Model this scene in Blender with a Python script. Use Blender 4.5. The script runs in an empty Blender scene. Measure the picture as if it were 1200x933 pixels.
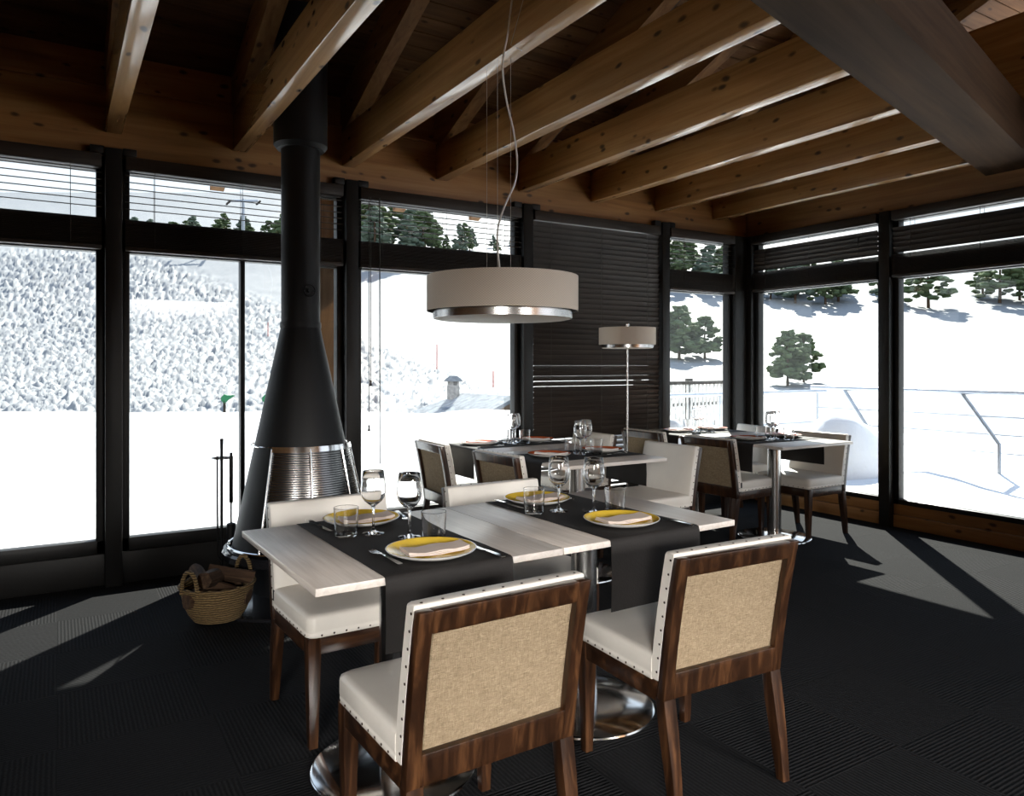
import bpy, bmesh, math, random
from mathutils import Vector, Matrix, noise

random.seed(7)
PI = math.pi
SC = bpy.context.scene
COL = SC.collection

# ------------------------------------------------------------------ materials
def new_mat(name):
    m = bpy.data.materials.new(name)
    m.use_nodes = True
    nt = m.node_tree
    b = nt.nodes["Principled BSDF"]
    return m, nt, b

def N(nt, t, **kw):
    n = nt.nodes.new(t)
    for k, v in kw.items():
        setattr(n, k, v)
    return n

def mapping(nt, scale, coord="Object"):
    tc = N(nt, "ShaderNodeTexCoord")
    mp = N(nt, "ShaderNodeMapping")
    mp.inputs["Scale"].default_value = scale
    nt.links.new(tc.outputs[coord], mp.inputs["Vector"])
    return mp.outputs["Vector"]

def ramp(nt, fac, stops):
    r = N(nt, "ShaderNodeValToRGB")
    el = r.color_ramp.elements
    while len(el) < len(stops):
        el.new(0.5)
    for e, (p, c) in zip(el, stops):
        e.position = p
        e.color = (c[0], c[1], c[2], 1)
    nt.links.new(fac, r.inputs["Fac"])
    return r.outputs["Color"]

def mixc(nt, a, b, fac, mode="MIX"):
    m = N(nt, "ShaderNodeMix", data_type="RGBA", blend_type=mode)
    for sock, val in ((m.inputs[6], a), (m.inputs[7], b), (m.inputs[0], fac)):
        if isinstance(val, (int, float)):
            sock.default_value = val
        elif isinstance(val, (tuple, list)):
            sock.default_value = (val[0], val[1], val[2], 1)
        else:
            nt.links.new(val, sock)
    return m.outputs[2]

def noise_tex(nt, vec, scale, detail=3, rough=0.5, dist=0.0):
    n = N(nt, "ShaderNodeTexNoise")
    n.inputs["Scale"].default_value = scale
    n.inputs["Detail"].default_value = detail
    n.inputs["Roughness"].default_value = rough
    n.inputs["Distortion"].default_value = dist
    nt.links.new(vec, n.inputs["Vector"])
    return n.outputs["Fac"]

def bump(nt, b, h, strength, dist=0.01):
    bp = N(nt, "ShaderNodeBump")
    bp.inputs["Strength"].default_value = strength
    bp.inputs["Distance"].default_value = dist
    nt.links.new(h, bp.inputs["Height"])
    nt.links.new(bp.outputs["Normal"], b.inputs["Normal"])

def plain(name, col, rough=0.5, metal=0.0, spec=0.5, vary=0.12, vscale=9.0, bmp=0.0):
    m, nt, b = new_mat(name)
    vec = mapping(nt, (1, 1, 1))
    f = noise_tex(nt, vec, vscale, 4)
    d = tuple(c * (1 - vary) for c in col)
    l = tuple(min(1, c * (1 + vary)) for c in col)
    nt.links.new(ramp(nt, f, [(0.3, d), (0.7, l)]), b.inputs["Base Color"])
    b.inputs["Roughness"].default_value = rough
    b.inputs["Metallic"].default_value = metal
    b.inputs["Specular IOR Level"].default_value = spec
    if bmp:
        bump(nt, b, noise_tex(nt, vec, vscale * 12, 3), bmp, 0.004)
    return m

def wood(name, dark, mid, light, axis="Y", fine=26.0, along=1.3, rough=0.55, knots=0.0, spec=0.3, knotcol=(0.03, 0.014, 0.006)):
    m, nt, b = new_mat(name)
    tc = N(nt, "ShaderNodeTexCoord")
    oi = N(nt, "ShaderNodeObjectInfo")
    add = N(nt, "ShaderNodeVectorMath", operation="ADD")
    mul = N(nt, "ShaderNodeMath", operation="MULTIPLY")
    mul.inputs[1].default_value = 37.0
    nt.links.new(oi.outputs["Random"], mul.inputs[0])
    nt.links.new(tc.outputs["Object"], add.inputs[0])
    nt.links.new(mul.outputs[0], add.inputs[1])
    i = "XYZ".index(axis)
    def mp(a, c):
        s = [c, c, c]
        s[i] = a
        q = N(nt, "ShaderNodeMapping")
        q.inputs["Scale"].default_value = s
        nt.links.new(add.outputs[0], q.inputs["Vector"])
        return q.outputs["Vector"]
    g = noise_tex(nt, mp(along, fine), 1.0, 6, 0.62, 0.6)
    col = ramp(nt, g, [(0.28, dark), (0.5, mid), (0.74, light)])
    g2 = noise_tex(nt, mp(along * 0.9, 3.5), 1.0, 2)
    col = mixc(nt, col, ramp(nt, g2, [(0.3, (0.62, 0.62, 0.62)), (0.7, (1.15, 1.12, 1.1))]), 0.8, "MULTIPLY")
    if knots:
        v = N(nt, "ShaderNodeTexVoronoi")
        v.inputs["Scale"].default_value = 1.0
        kn = noise_tex(nt, mp(3, 9), 1.0, 2)
        kv = N(nt, "ShaderNodeVectorMath", operation="MULTIPLY_ADD"); kv.inputs[1].default_value = (0.55, 0.55, 0.55)
        nt.links.new(kn, kv.inputs[0]); nt.links.new(mp(5.5, 11.0), kv.inputs[2])
        nt.links.new(kv.outputs[0], v.inputs["Vector"])
        k = ramp(nt, v.outputs["Distance"], [(0.0, (1, 1, 1)), (knots * 0.55, (0.8, 0.8, 0.8)), (knots, (0, 0, 0))])
        col = mixc(nt, col, knotcol, k)
    nt.links.new(col, b.inputs["Base Color"])
    b.inputs["Roughness"].default_value = rough
    b.inputs["Specular IOR Level"].default_value = spec
    bump(nt, b, g, 0.25, 0.003)
    return m

M = {}
M["beam"] = wood("spruce_beam", (0.27, 0.132, 0.038), (0.41, 0.215, 0.07), (0.53, 0.31, 0.118), "Y", 20, 0.8, 0.55, 0.20, 0.3)
for _n, _w in (("beam", 1.0),):
    _b = M[_n].node_tree.nodes["Principled BSDF"]
    _b.inputs["Coat Weight"].default_value = _w; _b.inputs["Coat Roughness"].default_value = 0.16; _b.inputs["Coat IOR"].default_value = 1.6
M["beamx"] = wood("spruce_wall_timber", (0.19, 0.088, 0.027), (0.30, 0.145, 0.048), (0.39, 0.21, 0.078), "X", 16, 0.8, 0.5, 0.19)
M["rafter"] = wood("spruce_rafter", (0.13, 0.06, 0.02), (0.20, 0.10, 0.036), (0.26, 0.145, 0.06), "Y", 20, 0.8, 0.65, 0.19, 0.2)
M["girder"] = wood("dark_brown_girder", (0.035, 0.019, 0.010), (0.06, 0.034, 0.018), (0.085, 0.05, 0.028), "X", 16, 0.8, 0.8, 0.0, 0.1)  # browns darker than those of the tie beams
M["board"] = wood("roof_boarding", (0.06, 0.027, 0.010), (0.10, 0.048, 0.018), (0.14, 0.072, 0.029), "X", 16, 1.0, 0.7, 0.16, 0.15)
M["chairwood"] = wood("walnut_stained_beech", (0.007, 0.0028, 0.0012), (0.027, 0.0108, 0.0045), (0.098, 0.042, 0.0165), "Z", 30, 3.0, 0.30, 0.0, 0.5)
M["chairwoodx"] = wood("walnut_stained_beech_rail", (0.007, 0.0028, 0.0012), (0.027, 0.0108, 0.0045), (0.098, 0.042, 0.0165), "X", 30, 3.0, 0.30, 0.0, 0.5)
M["top"] = wood("limed_oak_laminate", (0.52, 0.47, 0.425), (0.63, 0.58, 0.535), (0.73, 0.69, 0.645), "Y", 55, 2.4, 0.30, 0.0, 0.5)
M["log"] = wood("firewood_bark", (0.03, 0.017, 0.01), (0.08, 0.045, 0.026), (0.17, 0.105, 0.06), "X", 40, 5, 0.85)
M["slat"] = wood("dark_blind_wood", (0.020, 0.015, 0.012), (0.033, 0.025, 0.020), (0.048, 0.037, 0.029), "X", 40, 1.5, 0.5, 0, 0.25)
M["frame"] = plain("dark_bronze_aluminium", (0.013, 0.0125, 0.012), 0.45, 0.1, 0.3, 0.1)
M["black"] = plain("matt_black_steel", (0.009, 0.009, 0.0095), 0.5, 0.0, 0.22, 0.12, 5)
M["blackgloss"] = plain("polished_black_hearth", (0.012, 0.012, 0.014), 0.12, 0.0, 0.6, 0.1, 5)
M["steel"] = plain("brushed_steel", (0.55, 0.54, 0.53), 0.24, 1.0, 0.5, 0.06, 20)
M["screen"] = plain("dark_burnished_steel", (0.20, 0.195, 0.19), 0.22, 1.0, 0.5, 0.08, 20)
M["chrome"] = plain("polished_steel", (0.72, 0.71, 0.70), 0.12, 1.0, 0.5, 0.05, 20)
M["leather"] = plain("cream_leather", (0.70, 0.66, 0.60), 0.42, 0, 0.4, 0.045, 6, 0.10)
M["nail"] = plain("dark_bronze_nailhead", (0.05, 0.035, 0.025), 0.35, 0.7)
M["runner"] = plain("charcoal_brown_cloth", (0.0145, 0.0125, 0.0115), 0.75, 0, 0.3, 0.12, 14, 0.25)
M["napkin"] = plain("blush_paper_napkin", (0.60, 0.51, 0.45), 0.8, 0, 0.2, 0.05, 20, 0.1)
M["napkinw"] = plain("white_paper_napkin", (0.74, 0.70, 0.67), 0.8, 0, 0.2, 0.04, 20, 0.1)
M["yellow"] = plain("yellow_glaze", (0.78, 0.53, 0.055), 0.18, 0, 0.5, 0.1, 18)
M["orange"] = plain("orange_red_glaze", (0.52, 0.105, 0.03), 0.2, 0, 0.5, 0.1, 18)
M["white"] = plain("white_glazed_ceramic", (0.80, 0.78, 0.74), 0.2, 0, 0.5, 0.03)
M["wire"] = plain("pale_cable", (0.50, 0.45, 0.40), 0.5)
M["cordm"] = plain("dark_cord", (0.05, 0.045, 0.04), 0.7)
M["tag"] = plain("black_fabric_tag", (0.012, 0.012, 0.012), 0.8)
M["wicker"] = None
M["snow"] = None

def linen():
    m, nt, b = new_mat("natural_linen")
    wx = noise_tex(nt, mapping(nt, (60, 60, 420)), 1.0, 3, 0.6)
    wz = noise_tex(nt, mapping(nt, (420, 60, 60)), 1.0, 3, 0.6)
    mm = N(nt, "ShaderNodeMath", operation="ADD")
    nt.links.new(wx, mm.inputs[0]); nt.links.new(wz, mm.inputs[1])
    sl = noise_tex(nt, mapping(nt, (40, 40, 90)), 1.0, 5, 0.75)
    a = N(nt, "ShaderNodeMath", operation="ADD")
    nt.links.new(mm.outputs[0], a.inputs[0]); nt.links.new(sl, a.inputs[1])
    h = N(nt, "ShaderNodeMath", operation="MULTIPLY"); h.inputs[1].default_value = 0.3333
    nt.links.new(a.outputs[0], h.inputs[0])
    nt.links.new(ramp(nt, h.outputs[0], [(0.36, (0.195, 0.145, 0.088)), (0.5, (0.285, 0.215, 0.137)), (0.64, (0.395, 0.305, 0.20))]), b.inputs["Base Color"])
    b.inputs["Roughness"].default_value = 0.9
    b.inputs["Specular IOR Level"].default_value = 0.15
    big = noise_tex(nt, mapping(nt, (8, 8, 8)), 1.0, 2)
    s = N(nt, "ShaderNodeMath", operation="MULTIPLY_ADD")
    s.inputs[1].default_value = 3.0
    nt.links.new(big, s.inputs[0]); nt.links.new(a.outputs[0], s.inputs[2])
    bump(nt, b, s.outputs[0], 0.8, 0.006)
    return m
M["linen"] = linen()

def carpet():
    m, nt, b = new_mat("charcoal_ribbed_carpet_tiles")
    vec = mapping(nt, (2.0, 2.0, 2.0))
    ch = N(nt, "ShaderNodeTexChecker"); ch.inputs["Scale"].default_value = 1.0
    ch.inputs["Color1"].default_value = (0, 0, 0, 1); ch.inputs["Color2"].default_value = (1, 1, 1, 1)
    nt.links.new(vec, ch.inputs["Vector"])
    hs = []
    for d in ("X", "Y"):
        w = N(nt, "ShaderNodeTexWave", wave_type="BANDS", bands_direction=d)
        w.inputs["Scale"].default_value = 10.5
        w.inputs["Distortion"].default_value = 1.2
        w.inputs["Detail"].default_value = 2
        w.inputs["Detail Scale"].default_value = 3
        nt.links.new(vec, w.inputs["Vector"])
        hs.append(w.outputs["Color"])
    h = mixc(nt, hs[0], hs[1], ch.outputs["Fac"])
    f = noise_tex(nt, vec, 45, 3, 0.7)
    col = mixc(nt, (0.004, 0.004, 0.0045), (0.0135, 0.0135, 0.0145), h)
    col = mixc(nt, col, ramp(nt, f, [(0.3, (0.6, 0.6, 0.6)), (0.7, (1.25, 1.25, 1.25))]), 1.0, "MULTIPLY")
    nt.links.new(col, b.inputs["Base Color"])
    b.inputs["Roughness"].default_value = 0.95
    b.inputs["Specular IOR Level"].default_value = 0.12
    bump(nt, b, h, 0.6, 0.004)
    return m
M["carpet"] = carpet()

def glass_clear(name, tint=(1, 1, 1), ior=1.45):
    m, nt, b = new_mat(name)
    b.inputs["Base Color"].default_value = (*tint, 1)
    b.inputs["Roughness"].default_value = 0.0
    b.inputs["IOR"].default_value = ior
    b.inputs["Transmission Weight"].default_value = 1.0
    return m
M["glass"] = glass_clear("clear_drinking_glass")

def pane():
    m, nt, b = new_mat("window_glazing")
    nt.nodes.remove(b)
    out = nt.nodes["Material Output"]
    t = N(nt, "ShaderNodeBsdfTransparent"); t.inputs["Color"].default_value = (0.93, 0.955, 0.95, 1)
    g = N(nt, "ShaderNodeBsdfGlossy"); g.inputs["Roughness"].default_value = 0.0
    ge = N(nt, "ShaderNodeNewGeometry")
    dt = N(nt, "ShaderNodeVectorMath", operation="DOT_PRODUCT")
    nt.links.new(ge.outputs["Incoming"], dt.inputs[0]); nt.links.new(ge.outputs["Normal"], dt.inputs[1])
    ab = N(nt, "ShaderNodeMath", operation="ABSOLUTE"); nt.links.new(dt.outputs["Value"], ab.inputs[0])
    iv = N(nt, "ShaderNodeMath", operation="SUBTRACT"); iv.inputs[0].default_value = 1.0; nt.links.new(ab.outputs[0], iv.inputs[1])
    pw = N(nt, "ShaderNodeMath", operation="POWER"); pw.inputs[1].default_value = 5.0; nt.links.new(iv.outputs[0], pw.inputs[0])
    fr = N(nt, "ShaderNodeMath", operation="MULTIPLY_ADD"); fr.inputs[1].default_value = 0.9; fr.inputs[2].default_value = 0.04; nt.links.new(pw.outputs[0], fr.inputs[0])
    mx = N(nt, "ShaderNodeMixShader")
    nt.links.new(fr.outputs[0], mx.inputs[0]); nt.links.new(t.outputs[0], mx.inputs[1]); nt.links.new(g.outputs[0], mx.inputs[2])
    nt.links.new(mx.outputs[0], out.inputs["Surface"])
    return m
M["pane"] = pane()

def shade():
    m, nt, b = new_mat("woven_lamp_fabric")
    vec = mapping(nt, (1, 1, 1))
    tc = N(nt, "ShaderNodeTexCoord")
    sx = N(nt, "ShaderNodeSeparateXYZ"); nt.links.new(tc.outputs["Object"], sx.inputs[0])
    at = N(nt, "ShaderNodeMath", operation="ARCTAN2"); nt.links.new(sx.outputs["Y"], at.inputs[0]); nt.links.new(sx.outputs["X"], at.inputs[1])
    def wv(src, k):
        a = N(nt, "ShaderNodeMath", operation="MULTIPLY"); a.inputs[1].default_value = k; nt.links.new(src, a.inputs[0])
        s = N(nt, "ShaderNodeMath", operation="SINE"); nt.links.new(a.outputs[0], s.inputs[0])
        return s.outputs[0]
    mm = N(nt, "ShaderNodeMath", operation="MULTIPLY"); nt.links.new(wv(at.outputs[0], 170), mm.inputs[0]); nt.links.new(wv(sx.outputs["Z"], 620), mm.inputs[1])
    a = N(nt, "ShaderNodeMath", operation="MULTIPLY_ADD"); a.inputs[1].default_value = 0.5; a.inputs[2].default_value = 0.5
    nt.links.new(mm.outputs[0], a.inputs[0])
    nt.links.new(ramp(nt, a.outputs[0], [(0.0, (0.52, 0.445, 0.37)), (1.0, (0.72, 0.64, 0.55))]), b.inputs["Base Color"])
    b.inputs["Roughness"].default_value = 0.85
    b.inputs["Specular IOR Level"].default_value = 0.2
    return m
M["shade"] = shade()
M["diffuser"] = plain("opal_diffuser", (0.82, 0.74, 0.64), 0.6, 0, 0.3, 0.02)

def wicker():
    m, nt, b = new_mat("woven_esparto")
    vec = mapping(nt, (1, 1, 1))
    w = N(nt, "ShaderNodeTexWave", wave_type="BANDS", bands_direction="Z"); w.inputs["Scale"].default_value = 22; w.inputs["Distortion"].default_value = 4; w.inputs["Detail"].default_value = 3
    nt.links.new(vec, w.inputs["Vector"])
    f = noise_tex(nt, vec, 70, 3, 0.7)
    mm = N(nt, "ShaderNodeMath", operation="MULTIPLY"); nt.links.new(w.outputs["Fac"], mm.inputs[0]); nt.links.new(f, mm.inputs[1])
    nt.links.new(ramp(nt, mm.outputs[0], [(0.05, (0.085, 0.052, 0.020)), (0.5, (0.36, 0.24, 0.10))]), b.inputs["Base Color"])
    b.inputs["Roughness"].default_value = 0.8
    bump(nt, b, mm.outputs[0], 0.9, 0.01)
    return m
M["wicker"] = wicker()

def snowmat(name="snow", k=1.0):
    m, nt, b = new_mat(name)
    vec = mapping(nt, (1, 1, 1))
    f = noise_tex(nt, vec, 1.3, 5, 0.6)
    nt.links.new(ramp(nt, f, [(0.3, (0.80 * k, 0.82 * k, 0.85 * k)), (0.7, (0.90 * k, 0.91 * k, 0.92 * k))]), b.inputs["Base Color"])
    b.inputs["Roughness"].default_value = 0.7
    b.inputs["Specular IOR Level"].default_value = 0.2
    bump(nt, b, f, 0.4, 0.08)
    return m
M["snow"] = snowmat()
M["dimsnow"] = snowmat("dimmed_hill_snow", 0.30)  # same snow, colour darkened so the sunlit hillside does not burn out
M["needles"] = plain("pine_needles", (0.085, 0.115, 0.055), 0.9, 0, 0.1, 0.45, 3.0)
M["needles2"] = plain("bluish_pine_needles", (0.105, 0.135, 0.10), 0.9, 0, 0.1, 0.4, 3.0)
M["trunk"] = plain("pine_bark", (0.09, 0.058, 0.038), 0.9, 0, 0.1, 0.3, 8)
M["slate"] = plain("slate_roof", (0.17, 0.19, 0.21), 0.8, 0, 0.2, 0.35, 5, 0.5)
M["stone"] = plain("rubble_stone", (0.19, 0.18, 0.165), 0.9, 0, 0.2, 0.45, 7, 0.6)
M["timber"] = wood("weathered_outdoor_timber", (0.12, 0.08, 0.055), (0.20, 0.14, 0.10), (0.28, 0.21, 0.16), "Z", 12, 1.2, 0.7)
M["picket"] = plain("pale_weathered_picket", (0.55, 0.52, 0.48), 0.8, 0, 0.2, 0.2)
M["darkwood"] = plain("dark_weathered_rail", (0.05, 0.042, 0.034), 0.8, 0, 0.2, 0.3)
M["tarp"] = plain("pale_grey_tarpaulin", (0.42, 0.43, 0.45), 0.6, 0, 0.3, 0.1)
M["red"] = plain("red_paint", (0.42, 0.05, 0.035), 0.6)
M["green"] = plain("green_plastic", (0.012, 0.19, 0.07), 0.5)
M["bluerail"] = plain("galvanised_rail", (0.42, 0.45, 0.50), 0.35, 0.8)

# ------------------------------------------------------------------ mesh helpers
def merge(dst, src):
    me = bpy.data.meshes.new("tmp")
    src.to_mesh(me); src.free()
    dst.from_mesh(me)
    bpy.data.meshes.remove(me)

def box(bm, x0, x1, y0, y1, z0, z1, bev=0.0, mat=None, seg=2, mi=0):
    b = bmesh.new()
    bmesh.ops.create_cube(b, size=1.0)
    bmesh.ops.transform(b, matrix=Matrix.Translation(((x0 + x1) / 2, (y0 + y1) / 2, (z0 + z1) / 2)) @ Matrix.Diagonal((abs(x1 - x0), abs(y1 - y0), abs(z1 - z0), 1)), verts=b.verts)
    if bev:
        bmesh.ops.bevel(b, geom=b.edges[:], offset=bev, segments=seg, profile=0.5, affect='EDGES')
    if mat is not None:
        bmesh.ops.transform(b, matrix=mat, verts=b.verts)
    for f in b.faces:
        f.material_index = mi
    merge(bm, b)

def loft(bm, rings, cap=True, closed=False, mi=0):
    vs = [[bm.verts.new(p) for p in r] for r in rings]
    n = len(rings[0])
    rng = range(len(vs)) if closed else range(len(vs) - 1)
    for i in rng:
        a, b = vs[i], vs[(i + 1) % len(vs)]
        for j in range(n):
            f = bm.faces.new((a[j], a[(j + 1) % n], b[(j + 1) % n], b[j]))
            f.material_index = mi
    if cap and not closed:
        f = bm.faces.new(list(reversed(vs[0]))); f.material_index = mi
        f = bm.faces.new(vs[-1]); f.material_index = mi

def tube(bm, pts, r, n=8, cap=True, closed=False, mi=0):
    pts = [Vector(p) for p in pts]
    rings = []
    up = Vector((0, 0, 1))
    prev = None
    m = len(pts)
    for i, p in enumerate(pts):
        if closed:
            d = (pts[(i + 1) % m] - pts[i - 1]).normalized()
        else:
            d = (pts[min(i + 1, m - 1)] - pts[max(i - 1, 0)]).normalized()
        if prev is None:
            ref = up if abs(d.dot(up)) < 0.95 else Vector((1, 0, 0))
            a = d.cross(ref).normalized()
        else:
            a = (prev - d * prev.dot(d)).normalized()
        prev = a
        b = d.cross(a)
        rr = r[i] if isinstance(r, (list, tuple)) else r
        rings.append([p + (a * math.cos(2 * PI * k / n) + b * math.sin(2 * PI * k / n)) * rr for k in range(n)])
    loft(bm, rings, cap, closed, mi)

def lathe(bm, prof, n=48, mis=None, cx=0, cy=0):
    """prof: list of (r, z); consecutive faces; r==0 gives a pole."""
    rows = []
    for r, z in prof:
        if r < 1e-6:
            rows.append([bm.verts.new((cx, cy, z))])
        else:
            rows.append([bm.verts.new((cx + r * math.cos(2 * PI * k / n), cy + r * math.sin(2 * PI * k / n), z)) for k in range(n)])
    for i in range(len(rows) - 1):
        a, b = rows[i], rows[i + 1]
        for k in range(n):
            k2 = (k + 1) % n
            if len(a) == 1 and len(b) == 1:
                continue
            if len(a) == 1:
                f = bm.faces.new((a[0], b[k2], b[k]))
            elif len(b) == 1:
                f = bm.faces.new((a[k], a[k2], b[0]))
            else:
                f = bm.faces.new((a[k], a[k2], b[k2], b[k]))
            f.material_index = mis[i] if mis else 0
    return rows

def ico(bm, c, r, sub=1, sc=(1, 1, 1), jit=0.0, seed=0):
    b = bmesh.new()
    bmesh.ops.create_icosphere(b, subdivisions=sub, radius=1.0)
    for v in b.verts:
        k = 1 + jit * noise.noise(v.co * 2.1 + Vector((seed, seed * 1.7, seed * 0.3)))
        v.co = Vector((v.co.x * sc[0], v.co.y * sc[1], v.co.z * sc[2])) * (r * k) + Vector(c)
    merge(bm, b)

def obj(name, bm, mats, parent=None, smooth=True, angle=35, normals=True):
    if normals:
        bmesh.ops.recalc_face_normals(bm, faces=bm.faces[:])
    me = bpy.data.meshes.new(name)
    bm.to_mesh(me); bm.free()
    for m in (mats if isinstance(mats, (list, tuple)) else [mats]):
        me.materials.append(m)
    if smooth:
        me.polygons.foreach_set("use_smooth", [True] * len(me.polygons))
        me.set_sharp_from_angle(angle=math.radians(angle))
    o = bpy.data.objects.new(name, me)
    COL.objects.link(o)
    if parent is not None:
        o.parent = parent
    return o

def tag(o, label, cat, group=None, kind=None):
    o["label"] = label; o["category"] = cat
    if group: o["group"] = group
    if kind: o["kind"] = kind
    return o

def struct(o, label=None, cat=None):
    o["kind"] = "structure"
    if label: o["label"] = label
    if cat: o["category"] = cat
    return o

def thing(name, label, cat, loc=(0, 0, 0), rz=0.0, group=None):
    o = bpy.data.objects.new(name, None)
    COL.objects.link(o)
    o.empty_display_size = 0.05
    o.location = loc; o.rotation_euler = (0, 0, rz)
    return tag(o, label, cat, group)

def dup(root, loc, rz, label, group=None):
    r = root.copy(); COL.objects.link(r)
    r.location = loc; r.rotation_euler = (0, 0, rz)
    r["label"] = label
    if group: r["group"] = group
    for ch in list(root.children):
        c = ch.copy(); COL.objects.link(c); c.parent = r
        for g in list(ch.children):
            d = g.copy(); COL.objects.link(d); d.parent = c
    return r

# ------------------------------------------------------------------ measures
YW = 5.10            # inner face of the window wall
XR = 5.86            # inner face of the right-hand wall
CAM_H = 1.325
YAW = math.radians(31.43)
FW = Vector((math.sin(YAW), math.cos(YAW), 0))     # direction of the valley the room looks at
RT = Vector((math.cos(YAW), -math.sin(YAW), 0))
X0 = -3.6            # left limit of the floor
Y0 = -5.0            # rear limit of the floor
SLOPE = 0.365

# ------------------------------------------------------------------ room shell
bm = bmesh.new(); box(bm, X0, XR + 0.1, Y0, YW + 0.1, -0.12, 0.0)
struct(obj("floor", bm, M["carpet"], smooth=False), "charcoal ribbed carpet tile floor of the dining room", "floor")

def roof_z(y):      # underside of the roof boarding
    return 3.235 + SLOPE * (YW - y)
RIDGE = -1.2
bm = bmesh.new()
pitch = 0.128
L = (YW + 1.0 - RIDGE)
nb = int(L / pitch * math.hypot(1, SLOPE)) + 1
ct = 1 / math.hypot(1, SLOPE)
for i in range(nb):
    s0, s1 = i * pitch * ct, (i * pitch + pitch - 0.007) * ct
    ya, yb = YW + 1.0 - s0, YW + 1.0 - s1
    x0, x1 = X0 - 0.3, XR + 1.0
    za, zb = roof_z(ya), roof_z(yb)
    loft(bm, [[(x, ya, za + 0.004), (x, ya - 0.006, za), (x, yb + 0.006, zb), (x, yb, zb + 0.004), (x, yb, zb + 0.03), (x, ya, za + 0.03)] for x in (x0, x1)])
loft(bm, [[(x, YW + 1.0, roof_z(YW + 1.0) + 0.03), (x, RIDGE, roof_z(RIDGE) + 0.03), (x, RIDGE, roof_z(RIDGE) + 0.10), (x, YW + 1.0, roof_z(YW + 1.0) + 0.10)] for x in (X0 - 0.3, XR + 1.0)])
zr = roof_z(RIDGE)
loft(bm, [[(x, RIDGE, zr), (x, Y0 - 0.4, zr - SLOPE * (RIDGE - Y0 + 0.4)), (x, Y0 - 0.4, zr - SLOPE * (RIDGE - Y0 + 0.4) + 0.1), (x, RIDGE, zr + 0.1)] for x in (X0 - 0.3, XR + 1.0)])
struct(obj("ceiling", bm, M["board"], smooth=False), "dark timber boarded sloping ceiling above the beams", "ceiling")

# timber upper wall over the windows, with a ledge
bm = bmesh.new()
box(bm, X0, XR + 0.12, YW, YW + 0.14, 2.585, 3.0, 0.004)
box(bm, X0, XR + 0.12, YW + 0.03, YW + 0.14, 3.0, 3.33)
box(bm, X0, XR, YW - 0.012, YW + 0.03, 3.0, 3.018, 0.003)
box(bm, X0, -1.24, YW, YW + 0.14, 0.0, 2.59, 0.004)  # unseen left stretch, filled in solid to cut light on the beam sides
struct(obj("wall_back", bm, M["beamx"], angle=30), "honey timber wall beam running above the row of windows", "wall")
bm = bmesh.new()
MX = Matrix.Rotation(PI / 2, 4, 'Z')
box(bm, 0.2, YW + 0.14, -0.14, 0.0, 2.585, 3.0, 0.004)
box(bm, 0.2, YW + 0.14, -0.14, -0.03, 3.0, 3.85)
o = struct(obj("wall_right", bm, M["beamx"], angle=30), "timber wall beam above the windows of the right side", "wall")
o.location = (XR, 0, 0); o.rotation_euler = (0, 0, PI / 2)
bm = bmesh.new(); box(bm, 0.2, YW - 0.02, -0.12, 0.0, 0.0, 0.10, 0.004); box(bm, 0.2, YW - 0.02, -0.10, -0.006, 0.105, 0.205, 0.004)
o = struct(obj("baseboard_right", bm, M["beamx"], angle=30), "low brown timber plinth under the right side windows", "baseboard")
o.location = (XR, 0, 0); o.rotation_euler = (0, 0, PI / 2)
bm = bmesh.new(); box(bm, X0 - 0.12, X0, Y0, YW + 0.14, 0.0, 5.8)  # unseen side, closed with a solid wall to darken the beams' left faces
struct(obj("wall_left", bm, M["beamx"], smooth=False), "unseen solid timber wall on the left, keeping light off beam sides", "wall")
bm = bmesh.new()
box(bm, X0, XR + 0.1, Y0 - 0.12, Y0, 0.0, 5.0)  # unseen rear, closed off to stop daylight and window reflections from behind
struct(obj("wall_rear", bm, M["beamx"], smooth=False), "unseen timber wall behind the viewer, closed to block light from the rear", "wall")
bm = bmesh.new(); box(bm, X0, XR, YW - 0.01, YW + 0.10, 0.0, 0.19, 0.006)
struct(obj("baseboard_back", bm, M["frame"]), "dark metal plinth below the long window wall", "baseboard")

# tie beams with rafters above
BX = [0.98 + 0.735 * k for k in range(-2, 7)]
def girder_y(x): return 1.958 + (x - 2.277) * 0.252
names = ["beam beyond the fireplace pipe, second to its left", "first beam to the left of the fireplace pipe",
         "ceiling beam passing just in front of the black fireplace pipe", "ceiling beam that carries the round pendant lamp",
         "ceiling beam landing between the pendant cord and the closed blind's left post", "ceiling beam landing on the wall above the closed blind's left end",
         "ceiling beam landing above the middle of the closed dark blind", "ceiling beam landing above the closed blind's right end", "ceiling beam nearest the right wall corner"]
for k, x in enumerate(BX):
    bm = bmesh.new()
    ye = girder_y(x)
    box(bm, 0, 0.092, ye - YW, 0.0, 2.73, 2.985, 0.004)
    o = struct(obj("ceiling_beam", bm, M["beam"], angle=30), "honey spruce " + names[k], "beam")
    o["group"] = "horizontal tie beams under the roof"
    o.location = (x, YW, 0)
    bm = bmesh.new()
    ya, yb = YW + 0.85, -0.9
    rb = lambda y: 3.0 - 0.008 + SLOPE * (4.99 - y)
    loft(bm, [[(xx, ya - YW, rb(ya)), (xx, yb - YW, rb(yb)), (xx, yb - YW, roof_z(yb) - 0.001), (xx, ya - YW, roof_z(ya) - 0.001)] for xx in (0.0, 0.10)])
    r = struct(obj("rafter", bm, M["rafter"], smooth=False), "sloping spruce rafter directly above the " + names[k].split(",")[0].replace("ceiling beam ", "beam "), "rafter")
    r["group"] = "sloping rafters under the boards"
    r.location = (x, YW, 0)
    if k == 5:
        bm = bmesh.new()
        tube(bm, [(0.115, -0.1, rb(YW - 0.1) + 0.03), (0.115, -4.0, rb(YW - 4.0) + 0.03)], 0.014, 8)
        obj("cable_conduit", bm, M["black"], r)
bm = bmesh.new()
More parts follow.
